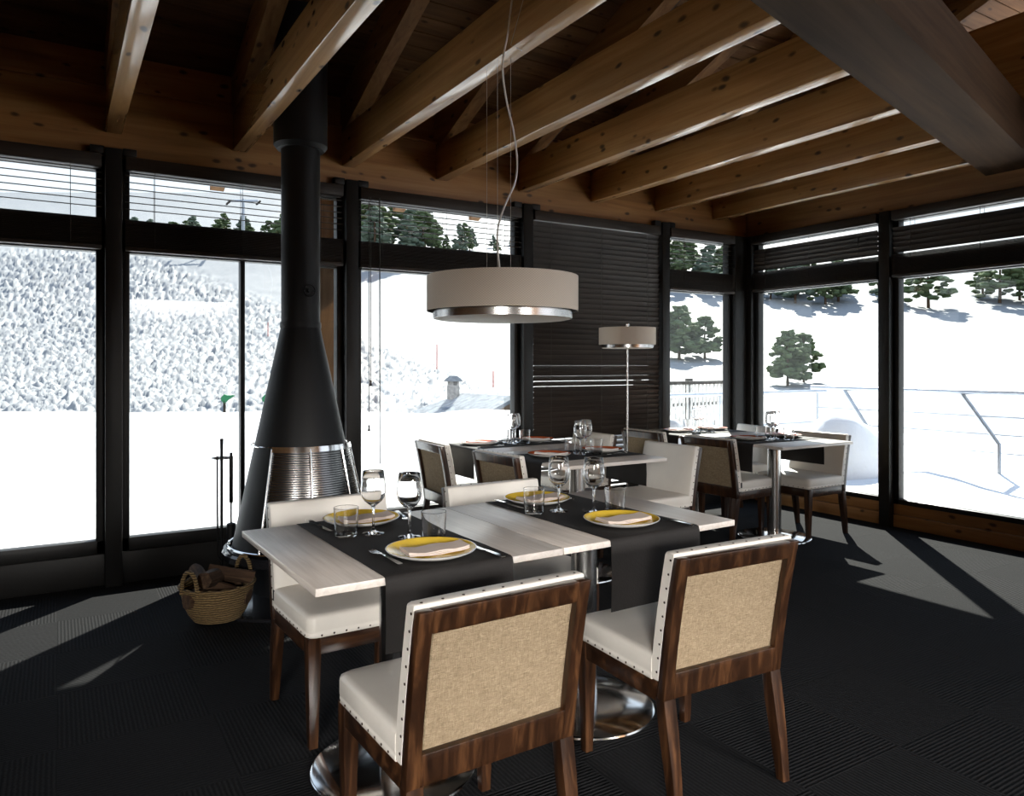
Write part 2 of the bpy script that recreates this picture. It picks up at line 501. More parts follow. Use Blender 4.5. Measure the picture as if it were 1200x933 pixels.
box(bm, -3.6, 3.75, -0.34, 0.0, 2.725, 3.05, 0.004)
o = struct(obj("trim_1", bm, M["girder"], angle=30), "broad dark timber girder crossing the top right of the room", "girder")
o.location = (2.277, 1.958, 0); o.rotation_euler = (0, 0, math.atan(0.252))

# ------------------------------------------------------------------ windows
def window(n, a, b, label, along="X", mullions=(), glass=(0.27, 2.01, 2.19, 2.50), jamb=0.045):
    """a..b along the wall, local x along wall, local +y outwards"""
    w = bpy.data.objects.new("window_%d" % n, None); COL.objects.link(w)
    struct(w, label, "window")
    if along == "X":
        w.location = ((a + b) / 2, YW, 0)
    else:
        w.location = (XR, (a + b) / 2, 0); w.rotation_euler = (0, 0, -PI / 2)
    h = (b - a) / 2
    z0, z1, z2, z3 = glass
    bm = bmesh.new()
    box(bm, -h, -h + jamb, 0.0, 0.075, 0.19, 2.585, 0.004)
    box(bm, h - jamb, h, 0.0, 0.075, 0.19, 2.585, 0.004)
    box(bm, -h, h, 0.0, 0.075, 0.19, z0, 0.004)
    box(bm, -h, h, 0.0, 0.075, z3, 2.585, 0.004)
    obj("frame", bm, M["frame"], w)
    bm = bmesh.new(); box(bm, -h, h, 0.0, 0.075, z1, z2, 0.004)
    obj("transom", bm, M["frame"], w)
    for mx in mullions:
        bm = bmesh.new(); box(bm, mx - 0.014, mx + 0.014, 0.0, 0.07, z0, z1, 0.003)
        obj("mullion", bm, M["frame"], w)
    for za, zb in ((z0, z1), (z2, z3)):
        bm = bmesh.new(); box(bm, -h + jamb * 0.5, h - jamb * 0.5, 0.035, 0.041, za - 0.01, zb + 0.01)
        obj("glass_pane", bm, M["pane"], w, smooth=False)
    return w

PX = [-1.19, 0.29, 1.77, 3.24, 4.73]
window(1, PX[0] + .045, PX[1] - .045, "dark framed window at the far left of the window wall")
window(2, PX[1] + .045, PX[2] - .045, "dark framed window behind the black fireplace, split by a thin mullion", mullions=(0.015,))
window(3, PX[2] + .045, PX[3] - .045, "large snow view window behind the pendant lamp")
window(4, PX[3] + .045, PX[4] - .045, "window hidden behind the fully lowered dark blind")
window(5, PX[4] + .045, 5.655, "narrow window of the long wall next to the room corner")
window(6, 3.66, 4.99, "window in the right wall beside the room corner", "Y", glass=(0.23, 2.03, 2.19, 2.50))
window(7, 2.16, 3.57, "second window of the right wall counted from the corner", "Y", glass=(0.23, 2.03, 2.19, 2.50))
window(8, 0.66, 2.07, "third window of the right wall counted from the corner", "Y", glass=(0.23, 2.03, 2.19, 2.50))
t = 1
for x in PX:
    t += 1
    bm = bmesh.new()
    box(bm, -0.045, 0.045, -0.07, 0.06, 0.0, 2.625, 0.003)
    box(bm, -0.125, -0.05, -0.055, -0.005, 2.59, 2.635, 0.004); box(bm, 0.05, 0.125, -0.055, -0.005, 2.59, 2.635, 0.004)
    o = struct(obj("trim_%d" % t, bm, M["frame"]), "dark steel window post " + ["at far left", "left of the fireplace", "just right of the fireplace pipe", "left of the closed blind", "right of the closed blind"][t - 2], "window post")
    o.location = (x, YW, 0)
bm = bmesh.new(); box(bm, 5.655, 5.93, YW - 0.05, YW + 0.10, 0, 2.59, 0.004); box(bm, XR - 0.05, XR + 0.08, YW - 0.11, YW + 0.1, 0, 2.59, 0.004)
struct(obj("trim_7", bm, M["frame"]), "dark steel corner post where the two glazed walls meet", "corner post")
for y in (3.615, 2.115, 0.615):
    t += 1
    bm = bmesh.new(); box(bm, XR - 0.06, XR + 0.06, y - 0.045, y + 0.045, 0, 2.59, 0.003)
    struct(obj("trim_%d" % (t + 1), bm, M["frame"]), "dark steel post of the right wall " + {3.615: "nearest the corner", 2.115: "second from the corner", 0.615: "third from the corner"}[y], "window post")

# ------------------------------------------------------------------ venetian blinds
def slat(bm, h, z, tilt, y=-0.035, w=0.05, thick=0.0028):
    m = Matrix.Translation((0, y, z)) @ Matrix.Rotation(-tilt, 4, 'X')
    rings = []
    for x in (-h, h):
        rr = []
        for k in range(5):
            q = -w / 2 + w * k / 4
            rr.append(m @ Vector((x, q, 0.003 * (1 - (2 * q / w) ** 2))))
        for k in range(4, -1, -1):
            q = -w / 2 + w * k / 4
            rr.append(m @ Vector((x, q, 0.003 * (1 - (2 * q / w) ** 2) - thick)))
        rings.append(rr)
    loft(bm, rings)

def blind(a, b, label, mode, along="X", cords=True):
    g = "venetian blinds in the window openings"
    if along == "X":
        o = thing("venetian_blind", label, "blind", ((a + b) / 2, YW, 0), 0, g)
    else:
        o = thing("venetian_blind", label, "blind", (XR, (a + b) / 2, 0), -PI / 2, g)
    h = (b - a) / 2 - 0.016
    bm = bmesh.new(); box(bm, -h, h, -0.068, -0.003, 2.505, 2.585, 0.004)
    obj("headrail", bm, M["slat"], o)
    bm = bmesh.new()
    zs = []
    if mode == "full":
        z = 2.478
        k = 0
        while z > 0.10:
            r = random.Random(k * 13 + 5)
            tilt = math.radians(64 + r.uniform(-2, 2))
            if z < 0.70: tilt = math.radians(40 + r.uniform(-4, 4))
            elif 1.03 < z < 1.40 and r.random() < 0.5: tilt = math.radians(53 + r.uniform(-3, 2))
            elif z < 1.03: tilt = math.radians(67 + r.uniform(-2, 3))
            slat(bm, h, z, tilt); zs.append(z)
            z -= 0.0435; k += 1
        zb = z
    elif mode == "up":
        z = 2.478
        while z > 2.235:
            slat(bm, h, z, math.radians(-9)); zs.append(z)
            z -= 0.041
        zb = 2.03
    else:
        z = 2.425
        while z > 2.26:
            slat(bm, h, z, math.radians(62)); zs.append(z)
            z -= 0.040
        zb = 2.05
    obj("slats", bm, M["slat"], o, angle=50)
    if mode != "full":
        bm = bmesh.new()
        z = 2.205 if mode == "up" else 2.225
        while z > zb + 0.02:
            slat(bm, h, z, random.uniform(-0.03, 0.03)); z -= 0.0085
        obj("slat_stack", bm, M["slat"], o, angle=50)
    bm = bmesh.new(); box(bm, -h, h, -0.062, -0.010, zb - 0.012, zb + 0.014, 0.004)
    obj("bottom_rail", bm, M["slat"], o)
    nl = 3 if b - a > 1.2 else 2
    for i in range(nl):
        x = -h + 0.16 + (2 * h - 0.32) * i / (nl - 1)
        bm = bmesh.new()
        tube(bm, [(x, -0.066, 2.51), (x, -0.066, zb)], 0.0016, 6); tube(bm, [(x, -0.005, 2.51), (x, -0.005, zb)], 0.0016, 6)
        obj("ladder_cord", bm, M["cordm"], o)
    if cords:
        bm = bmesh.new()
        for x, zz in ((-h + 0.055, 0.90), (-h + 0.068, 1.22)):
            tube(bm, [(x, -0.078, 2.52), (x, -0.078, zz)], 0.0024, 6)
            b2 = bmesh.new(); lathe(b2, [(0, zz + 0.0), (0.009, zz - 0.002), (0.006, zz - 0.02), (0.011, zz - 0.042), (0, zz - 0.044)], 10)
            bmesh.ops.translate(b2, vec=(x, -0.078, 0), verts=b2.verts); merge(bm, b2)
        obj("pull_cord", bm, M["cordm"], o)
        bm = bmesh.new(); tube(bm, [(-h + 0.135, -0.078, 2.52), (-h + 0.137, -0.078, 0.62)], 0.0042, 8)
        obj("tilt_wand", bm, M["cordm"], o)
    return o
blind(PX[0] + .047, PX[1] - .047, "dark venetian blind gathered at the top of the far left window", "up", cords=False)
blind(PX[1] + .047, PX[2] - .047, "dark venetian blind gathered above the fireplace, half hidden by its pipe", "up", cords=False)
blind(PX[2] + .047, PX[3] - .047, "dark venetian blind gathered over the large snow view, its cords hanging at left", "up")
blind(PX[3] + .047, PX[4] - .047, "dark venetian blind lowered all the way behind the floor lamp", "full", cords=False)
blind(PX[4] + .047, 5.65, "dark venetian blind gathered in the narrow corner window", "up", cords=False)
blind(3.665, 4.985, "dark closed venetian blind at the top of the right wall window by the corner", "side", "Y", cords=False)
blind(2.165, 3.565, "dark closed venetian blind atop the right wall's second window", "side", "Y", cords=False)
blind(0.665, 2.065, "dark closed venetian blind atop the right wall's third window", "side", "Y", cords=False)

# ------------------------------------------------------------------ fireplace
FX, FY = 1.237, 4.424
fp = thing("fireplace", "black conical metal fireplace with tall pipe standing before the left windows", "fireplace", (FX, FY, 0))
bm = bmesh.new(); lathe(bm, [(0, 0), (0.60, 0), (0.60, 0.012), (0.595, 0.016), (0, 0.016)], 96); obj("floor_plate", bm, M["blackgloss"], fp)
bm = bmesh.new(); lathe(bm, [(0, 0.016), (0.27, 0.016), (0.27, 0.215), (0, 0.215)], 64); obj("pedestal", bm, M["black"], fp)
bm = bmesh.new(); lathe(bm, [(0, 0.21), (0.40, 0.21), (0.435, 0.225), (0.44, 0.262), (0.43, 0.275), (0, 0.275)], 96); obj("hearth", bm, M["blackgloss"], fp)
def cone_r(z): return 0.112 + (0.385 - 0.112) * (1.558 - z) / (1.558 - 0.28)
bm = bmesh.new()
prof = [(cone_r(z), z) for z in [0.285 + (1.55 - 0.285) * k / 14 for k in range(15)]]
lathe(bm, prof + [(prof[-1][0] - 0.012, 1.55)] + [(r - 0.012, z) for r, z in reversed(prof)] , 96)
obj("hood", bm, M["black"], fp)
bm = bmesh.new(); lathe(bm, [(0.1175, 1.545), (0.1185, 1.552), (0.1185, 1.572), (0.1175, 1.58), (0.111, 1.58), (0.111, 1.545), (0.1175, 1.545)], 64); obj("collar", bm, M["black"], fp)
bm = bmesh.new(); lathe(bm, [(0, 1.58), (0.112, 1.58), (0.112, 2.64), (0, 2.64)], 64); obj("flue_pipe", bm, M["black"], fp)
bm = bmesh.new(); lathe(bm, [(0.112, 2.60), (0.135, 2.60), (0.155, 2.625), (0.155, 3.42), (0, 3.42)], 64); obj("flue_sleeve", bm, M["black"], fp)
# base ring tube
bm = bmesh.new(); tube(bm, [(0.405 * math.cos(2 * PI * k / 96), 0.405 * math.sin(2 * PI * k / 96), 0.29) for k in range(96)], 0.009, 8, closed=True)
obj("base_ring", bm, M["chrome"], fp)
# fire screen: fine horizontal wires with ribs over the front right of the cone
A0, A1 = math.radians(-138), math.radians(33)
scr = bmesh.new()
nz = 42
def arc(r, z, n=44): return [(r * math.cos(A0 + (A1 - A0) * k / n), r * math.sin(A0 + (A1 - A0) * k / n), z) for k in range(n + 1)]
for i in range(nz):
    z = 0.32 + (0.835 - 0.32) * i / (nz - 1)
    hh = 0.0038
    loft(scr, [[(r_ * q[0], r_ * q[1], zz) for r_, zz in ((cone_r(z - hh) + 0.013, z - hh), (cone_r(z - hh) + 0.016, z - hh), (cone_r(z + hh) + 0.016, z + hh), (cone_r(z + hh) + 0.013, z + hh))] for q in [(math.cos(A0 + (A1 - A0) * k / 48), math.sin(A0 + (A1 - A0) * k / 48)) for k in range(49)]])
screen = obj("fire_screen", scr, M["screen"], fp)
bm = bmesh.new()
for k in range(5):
    a = A0 + (A1 - A0) * k / 4
    pts = [((cone_r(z) + 0.024) * math.cos(a), (cone_r(z) + 0.024) * math.sin(a), z) for z in (0.295, 0.5, 0.7, 0.855)]
    tube(bm, pts, 0.0055, 8)
obj("rib", bm, M["chrome"], screen)
bm = bmesh.new()
rr = lambda z, e: cone_r(z) + e
n = 60
loft(bm, [[((rr(z, e)) * math.cos(A0 + (A1 - A0) * k / n), (rr(z, e)) * math.sin(A0 + (A1 - A0) * k / n), z) for z, e in ((0.838, 0.012), (0.838, 0.028), (0.868, 0.028), (0.868, 0.012))] for k in range(n + 1)])
obj("top_band", bm, M["chrome"], screen)
bm = bmesh.new()
tube(bm, [((cone_r(0.862) + 0.018) * math.cos(A0 - 1.5 * k / 20), (cone_r(0.862) + 0.018) * math.sin(A0 - 1.5 * k / 20), 0.862) for k in range(21)], 0.005, 6)
obj("sliding_rail", bm, M["chrome"], screen)
for k, a in enumerate((-2.03, -1.93, -1.83, -1.73)):
    bm = bmesh.new(); lathe(bm, [(0, 0.275), (0.011, 0.275), (0.011, 0.305), (0.006, 0.31), (0.006, 0.325 + 0.012 * (k == 0)), (0, 0.327 + 0.012 * (k == 0))], 12, cx=0.425 * math.cos(a), cy=0.425 * math.sin(a))
    obj("vent_knob", bm, M["chrome"], fp)
# damper ring on the pipe
ang = math.radians(-82)
dd = Vector((math.cos(ang), math.sin(ang), 0)); tt = Vector((-dd.y, dd.x, 0))
cc = dd * 0.124 + Vector((0, 0, 1.76))
bm = bmesh.new(); tube(bm, [cc + (tt * math.cos(2 * PI * k / 24) + Vector((0, 0, 1)) * math.sin(2 * PI * k / 24)) * 0.034 for k in range(24)], 0.004, 6, closed=True)
tube(bm, [dd * 0.108 + Vector((0, 0, 1.76)), cc + dd * 0.006], 0.012, 10)
tube(bm, [cc - tt * 0.034, cc + tt * 0.034], 0.004, 6)
obj("damper_handle", bm, M["black"], fp)

# fireplace tools
TX, TY = 0.868, 4.85
st = thing("fireplace_tool_stand", "black upright stand for fire irons at the left of the hearth", "tool stand", (TX, TY, 0.016))
st.scale = (0.92, 0.92, 0.92)
bm = bmesh.new(); lathe(bm, [(0, 0), (0.085, 0), (0.085, 0.012), (0.02, 0.02), (0, 0.02)], 32); obj("base", bm, M["black"], st)
bm = bmesh.new(); tube(bm, [(0, 0, 0.015), (0, 0, 0.86), (0, 0, 0.93)], [0.0095, 0.0095, 0.012], 10); obj("pole", bm, M["black"], st)
bm = bmesh.new(); tube(bm, [(0.065 * math.cos(2 * PI * k / 24), 0.065 * math.sin(2 * PI * k / 24), 0.80) for k in range(24)], 0.004, 6, closed=True); tube(bm, [(-0.065, 0, 0.80), (0.065, 0, 0.80)], 0.004, 6); obj("hanging_ring", bm, M["steel"], st)
bm = bmesh.new(); box(bm, -0.012, 0.012, -0.008, 0.008, 0.50, 0.815, 0.004); lathe(bm, [(0, 0.838), (0.009, 0.835), (0.009, 0.815), (0, 0.812)], 10); tube(bm, [(0, 0, 0.50), (0, 0, 0.36)], 0.006, 8); lathe(bm, [(0, 0.22), (0.035, 0.22), (0.028, 0.36), (0, 0.37)], 16)
o = tag(obj("fire_brush", bm, M["black"]), "short black fire brush hanging from the fire iron stand", "fire brush"); o.location = (TX + 0.050, TY - 0.030, 0.016); o.scale = (0.92, 0.92, 0.92)
bm = bmesh.new(); tube(bm, [(0, 0, 0.82), (0, 0, 0.5), (0.004, 0, 0.16), (0.03, 0, 0.12)], 0.006, 8)
o = tag(obj("fire_poker", bm, M["black"]), "thin black poker hanging beside the fire brush", "poker"); o.location = (TX - 0.034, TY - 0.049, 0.016); o.scale = (0.92, 0.92, 0.92)

# basket with logs
KX, KY = 0.712, 4.09
bk = thing("log_basket", "round woven grass basket of firewood on the floor beside the fireplace", "basket", (KX, KY, 0.002))
bk.scale = (0.87, 0.87, 0.87)
bm = bmesh.new()
prof = [(0.135, 0.018), (0.165, 0.06), (0.19, 0.12), (0.205, 0.19), (0.212, 0.215)]
lathe(bm, [(0, 0.018)] + prof + [(0.205, 0.222), (0.198, 0.215), (0.18, 0.12), (0.155, 0.06), (0.125, 0.03), (0, 0.03)], 64)
obj("basket_body", bm, M["wicker"], bk)
bm = bmesh.new(); tube(bm, [(0.208 * math.cos(2 * PI * k / 48), 0.208 * math.sin(2 * PI * k / 48), 0.22 + 0.003 * math.sin(k * 2.3)) for k in range(48)], 0.011, 8, closed=True); obj("rim", bm, M["wicker"], bk)
for sgn, nm in ((1, "handle"), (-1, "handle")):
    bm = bmesh.new()
    ca, sa = math.cos(math.radians(33)), math.sin(math.radians(33))
    pts = []
    for k in range(17):
        q = PI * k / 16
        s = 0.062 * math.cos(q); hgt = 0.20 + 0.135 * math.sin(q) ** 0.8
        rad = 0.205 * sgn
        pts.append((rad * ca - s * sa, rad * sa + s * ca, hgt))
    tube(bm, pts, 0.012, 8); obj(nm, bm, M["wicker"], bk)
logs = [(-0.06, -0.05, 0.165, 20, 5, 0.055, 0.27, "pale split log at the front left of the basket"), (0.055, -0.05, 0.17, -35, 12, 0.05, 0.25, "dark bark log leaning to the front right of the basket"),
        (0.0, 0.06, 0.17, 10, -8, 0.055, 0.27, "log lying at the back of the basket"), (-0.02, 0.0, 0.262, 55, 6, 0.05, 0.25, "log lying across the top of the basket pile"),
        (0.085, 0.03, 0.262, -15, 14, 0.045, 0.27, "thin log sticking out over the basket's right rim"), (-0.09, 0.05, 0.262, 95, -8, 0.042, 0.24, "short log at the left of the basket pile")]
for i, (lx, ly, lz, rz, tl, r, ln, lab) in enumerate(logs):
    bm = bmesh.new()
    rings = []
    for q in range(7):
        xx = -ln / 2 + ln * q / 6
        ring = []
        for k in range(12):
            a = 2 * PI * k / 12
            rad = r * (0.92 + 0.2 * noise.noise(Vector((xx * 9 + i * 5, math.cos(a) * 1.6, math.sin(a) * 1.6))))
            if i % 2 == 0 and math.sin(a) > 0.3: rad *= 0.8
            ring.append((xx, rad * math.cos(a), rad * math.sin(a)))
        rings.append(ring)
    loft(bm, rings)
    o = tag(obj("firewood_log", bm, M["log"], angle=40), lab, "log", "logs in the woven basket")
    o.location = (KX + 0.87 * lx, KY + 0.87 * ly, 0.87 * lz); o.scale = (0.87, 0.87, 0.87); o.rotation_euler = (0, math.radians(tl), math.radians(rz))

# ------------------------------------------------------------------ chairs
def make_chair(label, loc, rz):
    t = thing("dining_chair", label, "chair", loc, rz, "dining chairs")
    HW = 0.246
    def yr(z):   # rear surface of the back
        u = max(0.0, z - 0.336) / 0.441
        return -0.193 - 0.048 * u - 0.027 * u * u
    # legs
    for sx in (-1, 1):
        bm = bmesh.new()
        cx = sx * 0.222
        loft(bm, [[(cx - a, 0.232 - b, z), (cx + a, 0.232 - b, z), (cx + a, 0.232 + b, z), (cx - a, 0.232 + b, z)] for z, a, b in ((0, 0.0155, 0.0155), (0.2, 0.0195, 0.0195), (0.33, 0.0225, 0.0225), (0.384, 0.0225, 0.0225))])
        bmesh.ops.bevel(bm, geom=[e for e in bm.edges if abs((e.verts[0].co - e.verts[1].co).z) > 0.02], offset=0.004, segments=2, profile=0.5, affect='EDGES')
        obj("leg", bm, M["chairwood"], t)
        bm = bmesh.new()
        rows = []
        for z, yc, a, b in ((0, -0.222, 0.015, 0.016), (0.12, -0.207, 0.018, 0.019), (0.24, -0.187, 0.021, 0.021), (0.338, -0.172, 0.0225, 0.021)):
            rows.append([(cx - a, yc - b, z), (cx + a, yc - b, z), (cx + a, yc + b, z), (cx - a, yc + b, z)])
        loft(bm, rows)
        bmesh.ops.bevel(bm, geom=[e for e in bm.edges if abs((e.verts[0].co - e.verts[1].co).z) > 0.02], offset=0.004, segments=2, profile=0.5, affect='EDGES')
        obj("leg", bm, M["chairwood"], t)
    # apron rails
    bm = bmesh.new()
    for sx in (-1, 1):
        box(bm, sx * 0.229 - 0.011, sx * 0.229 + 0.011, -0.155, 0.215, 0.322, 0.384, 0.003)
    box(bm, -0.2, 0.2, 0.228, 0.25, 0.322, 0.384, 0.003)
    obj("seat_rail", bm, M["chairwoodx"], t)
    # back frame: stiles, top rail, bottom rail
    zs = [0.336 + (0.771 - 0.336) * k / 12 for k in range(13)]
    bm = bmesh.new()
    for sx in (-1, 1):
        xo, xi = sx * HW, sx * (HW - 0.038)
        loft(bm, [[(xo, yr(z), z), (xi, yr(z), z), (xi, yr(z) + 0.032, z), (xo, yr(z) + 0.032, z)] for z in zs])
    obj_f = bm
    def rail(za, zb, proud=0.0):
        zz = [za + (zb - za) * k / 4 for k in range(5)]
        loft(obj_f, [[(-HW + 0.037, yr(z) - proud, z), (HW - 0.037, yr(z) - proud, z), (HW - 0.037, yr(z) + 0.032, z), (-HW + 0.037, yr(z) + 0.032, z)] for z in zz])
    rail(0.714, 0.771)
    rail(0.338, 0.418, 0.0)
    bmesh.ops.recalc_face_normals(bm, faces=bm.faces[:])
    sharp = [e for e in bm.edges if len(e.link_faces) == 2 and e.calc_face_angle() > 1.2]
    bmesh.ops.bevel(bm, geom=sharp, offset=0.0035, segments=2, profile=0.5, affect='EDGES')
    fr = obj("back_frame", bm, M["chairwood"], t)
    # linen panel recessed in the frame
    bm = bmesh.new()
    nx, nzz = 36, 28
    grid = []
    for j in range(nzz + 1):
        z = 0.412 + (0.72 - 0.412) * j / nzz
        row = []
        for i in range(nx + 1):
            x = -0.213 + 0.426 * i / nx
            e = max(0, (1 - abs(2 * i / nx - 1) ** 3)) * max(0, (1 - abs(2 * j / nzz - 1) ** 3))
            y = yr(z) + 0.021 - 0.006 * e + 0.004 * e * noise.noise(Vector((x * 11, z * 11, 3))) + 0.002 * e * noise.noise(Vector((x * 26, z * 26, 7)))
            row.append(bm.verts.new((x, y, z)))
        grid.append(row)
    for j in range(nzz):
        for i in range(nx):
            bm.faces.new((grid[j][i], grid[j][i + 1], grid[j + 1][i + 1], grid[j + 1][i]))
    r = bmesh.ops.extrude_face_region(bm, geom=bm.faces[:])
    bmesh.ops.translate(bm, vec=(0, 0.006, 0), verts=[v for v in r["geom"] if isinstance(v, bmesh.types.BMVert)])
    pn = obj("back_panel", bm, M["linen"], t, angle=60)
    pn["label"] = "natural linen back panel"
    # upholstered back pad
    bm = bmesh.new()
    zs = [0.39 + (0.781 - 0.39) * k / 14 for k in range(15)]
    rings = []
    for z in zs:
        y0 = yr(z) + 0.0325; y1 = y0 + 0.043
        rings.append([(-HW, y0, z), (-HW, y1 - 0.008, z), (-HW + 0.01, y1, z), (-0.12, y1 + 0.004, z), (0, y1 + 0.005, z), (0.12, y1 + 0.004, z), (HW - 0.01, y1, z), (HW, y1 - 0.008, z), (HW, y0, z)])
    loft(bm, rings)
    bmesh.ops.recalc_face_normals(bm, faces=bm.faces[:])
    bmesh.ops.bevel(bm, geom=[e for e in bm.edges if len(e.link_faces) == 2 and e.calc_face_angle() > 1.0 and min(v.co.z for v in e.verts) > 0.775], offset=0.008, segments=3, profile=0.5, affect='EDGES')
    bpm = bm
    # seat cushion, domed
    bm = bmesh.new()
    hw, ya, yb = 0.248, -0.138, 0.262
    rings = []
    def rect(ins, z, dome=0):
        c = 0.03
        x1, y0_, y1_ = hw - ins, ya, yb - ins
        pts = []
        for (sx, yy, dirn) in ((1, y1_, 1), (-1, y1_, -1)):
            pass
        seq = [(x1, y0_), (x1, (y0_ + y1_) / 2), (x1, y1_ - c), (x1 - c * 0.3, y1_ - c * 0.3), (x1 - c, y1_), (0, y1_ + 0.004), (-x1 + c, y1_), (-x1 + c * 0.3, y1_ - c * 0.3), (-x1, y1_ - c), (-x1, (y0_ + y1_) / 2), (-x1, y0_), (0, y0_)]
        return [(x, y, z) for x, y in seq]
    for ins, z in ((0.002, 0.385), (0.0, 0.388), (0.0, 0.400), (0.002, 0.402), (0.0, 0.410), (0.0, 0.448), (0.003, 0.456), (0.010, 0.4615), (0.022, 0.464), (0.06, 0.466), (0.12, 0.467)):
        rings.append(rect(ins, z))
    loft(bm, rings)
    bmesh.ops.recalc_face_normals(bm, faces=bm.faces[:])
    # nailheads
    def nail(bm, p, nrm):
        b = bmesh.new()
        bmesh.ops.create_icosphere(b, subdivisions=1, radius=0.0042)
        q = Vector((0, 0, 1)).rotation_difference(Vector(nrm)).to_matrix().to_4x4()
        bmesh.ops.transform(b, matrix=Matrix.Translation(p) @ q @ Matrix.Diagonal((1, 1, 0.55, 1)), verts=b.verts)
        for f in b.faces: f.material_index = 1
        merge(bm, b)
    for sx in (-1, 1):
        for k in range(9):
            nail(bm, (sx * 0.2485, -0.10 + 0.33 * k / 8, 0.394), (sx, 0, 0))
    for k in range(10):
        nail(bm, (-0.20 + 0.40 * k / 9, 0.2645, 0.394), (0, 1, 0))
    seat = obj("seat", bm, [M["leather"], M["nail"]], t, angle=60)
    bm = bpm
    for sx in (-1, 1):
        for k in range(9):
            z = 0.415 + (0.76 - 0.415) * k / 8
            nail(bm, (sx * 0.2465, yr(z) + 0.041, z), (sx, 0, 0))
    for k in range(9):
        nail(bm, (-0.222 + 0.444 * k / 8, yr(0.781) + 0.0435, 0.7815), (0, 0, 1))
    bp = obj("backrest", bm, [M["leather"], M["nail"]], t, angle=45)
    bm = bmesh.new(); box(bm, 0.2460, 0.2485, -0.150, -0.136, 0.415, 0.455); obj("tag", bm, M["tag"], bp, smooth=False)
    return t

LT = math.radians(1.3)   # the tables stand a little askew to the wall
R90 = PI / 2
chairs = [
    ("cream chair with linen back, seen from behind at the left table's near side", (0.926, 1.79, 0), math.radians(1.8)),
    ("cream chair with linen back, seen from behind at the right front table's near side", (1.77, 1.807, 0), math.radians(-2.3)),
    ("cream leather chair facing us beside the fireplace, at the left table's far side", (0.968, 2.798, 0), PI + math.radians(2.4)),
    ("cream leather chair facing us at the right front table's far side", (1.736, 2.775, 0), PI + math.radians(2.3)),
    ("sunlit chair by the snow window, at the middle table's left side", (2.505, 4.80, 0), -R90 - 0.05),
    ("chair with dark frame in shade, at the middle table's left near side", (2.576, 4.02, 0), -R90 + 0.06),
    ("white chair facing left, at the middle table's right near side", (3.43, 3.83, 0), R90 + 0.02),
    ("white chair facing left before the closed blind, at the middle table's far right", (3.50, 4.80, 0), R90),
    ("chair seen from behind next to the floor lamp, at the corner table's far left", (4.44, 4.76, 0), -R90),
    ("chair seen from behind with whole seat showing, at the corner table's near left", (4.455, 4.06, 0), -R90 + 0.05),
    ("cream chair facing left at the corner table's right side, nearer the camera", (5.10, 3.86, 0), R90),
    ("cream chair facing left at the corner table's right side, under the corner post", (5.18, 4.62, 0), R90 - 0.2),
]
c0 = make_chair(*chairs[0])
for lab, loc, rz in chairs[1:]:
    dup(c0, loc, rz, lab)

# ------------------------------------------------------------------ tables and runners
def make_table(label, loc, rz):
    t = thing("dining_table", label, "table", loc, rz, "square restaurant tables")
    bm = bmesh.new(); box(bm, -0.3955, 0.3955, -0.40, 0.40, 0.729, 0.75, 0.0015); obj("tabletop", bm, M["top"], t)
    bm = bmesh.new(); box(bm, -0.16, 0.16, -0.16, 0.16, 0.719, 0.729, 0.002); obj("top_plate", bm, M["black"], t)
    bm = bmesh.new(); lathe(bm, [(0, 0.015), (0.05, 0.015), (0.05, 0.719), (0, 0.719)], 40); obj("column", bm, M["steel"], t)
    bm = bmesh.new(); lathe(bm, [(0, 0), (0.27, 0), (0.272, 0.004), (0.27, 0.010), (0.262, 0.014), (0.10, 0.018), (0, 0.018)], 96); obj("base_disc", bm, M["chrome"], t)
    return t
ca_, sa_ = math.cos(LT), math.sin(LT)
def tl(x, y, z=0.0):   # position on the front pair of tables
    return (1.349 + ca_ * x - sa_ * y, 2.306 + sa_ * x + ca_ * y, z)
tab = make_table("left front table with a dark runner and yellow plates, beside the fireplace", tl(-0.397, 0), LT)
dup(tab, tl(0.397, 0), LT, "right front table with yellow plates, joined to the left front table")
dup(tab, (2.835, 3.83, 0), R90, "middle table by the closed blind, near half with two orange plates")
dup(tab, (2.835, 4.625, 0), R90, "middle table by the closed blind, far half against the window")
dup(tab, (4.725, 3.835, 0), R90, "corner table at the right, near half with steel column in view")
dup(tab, (4.725, 4.63, 0), R90, "corner table at the right, far half against the corner window")

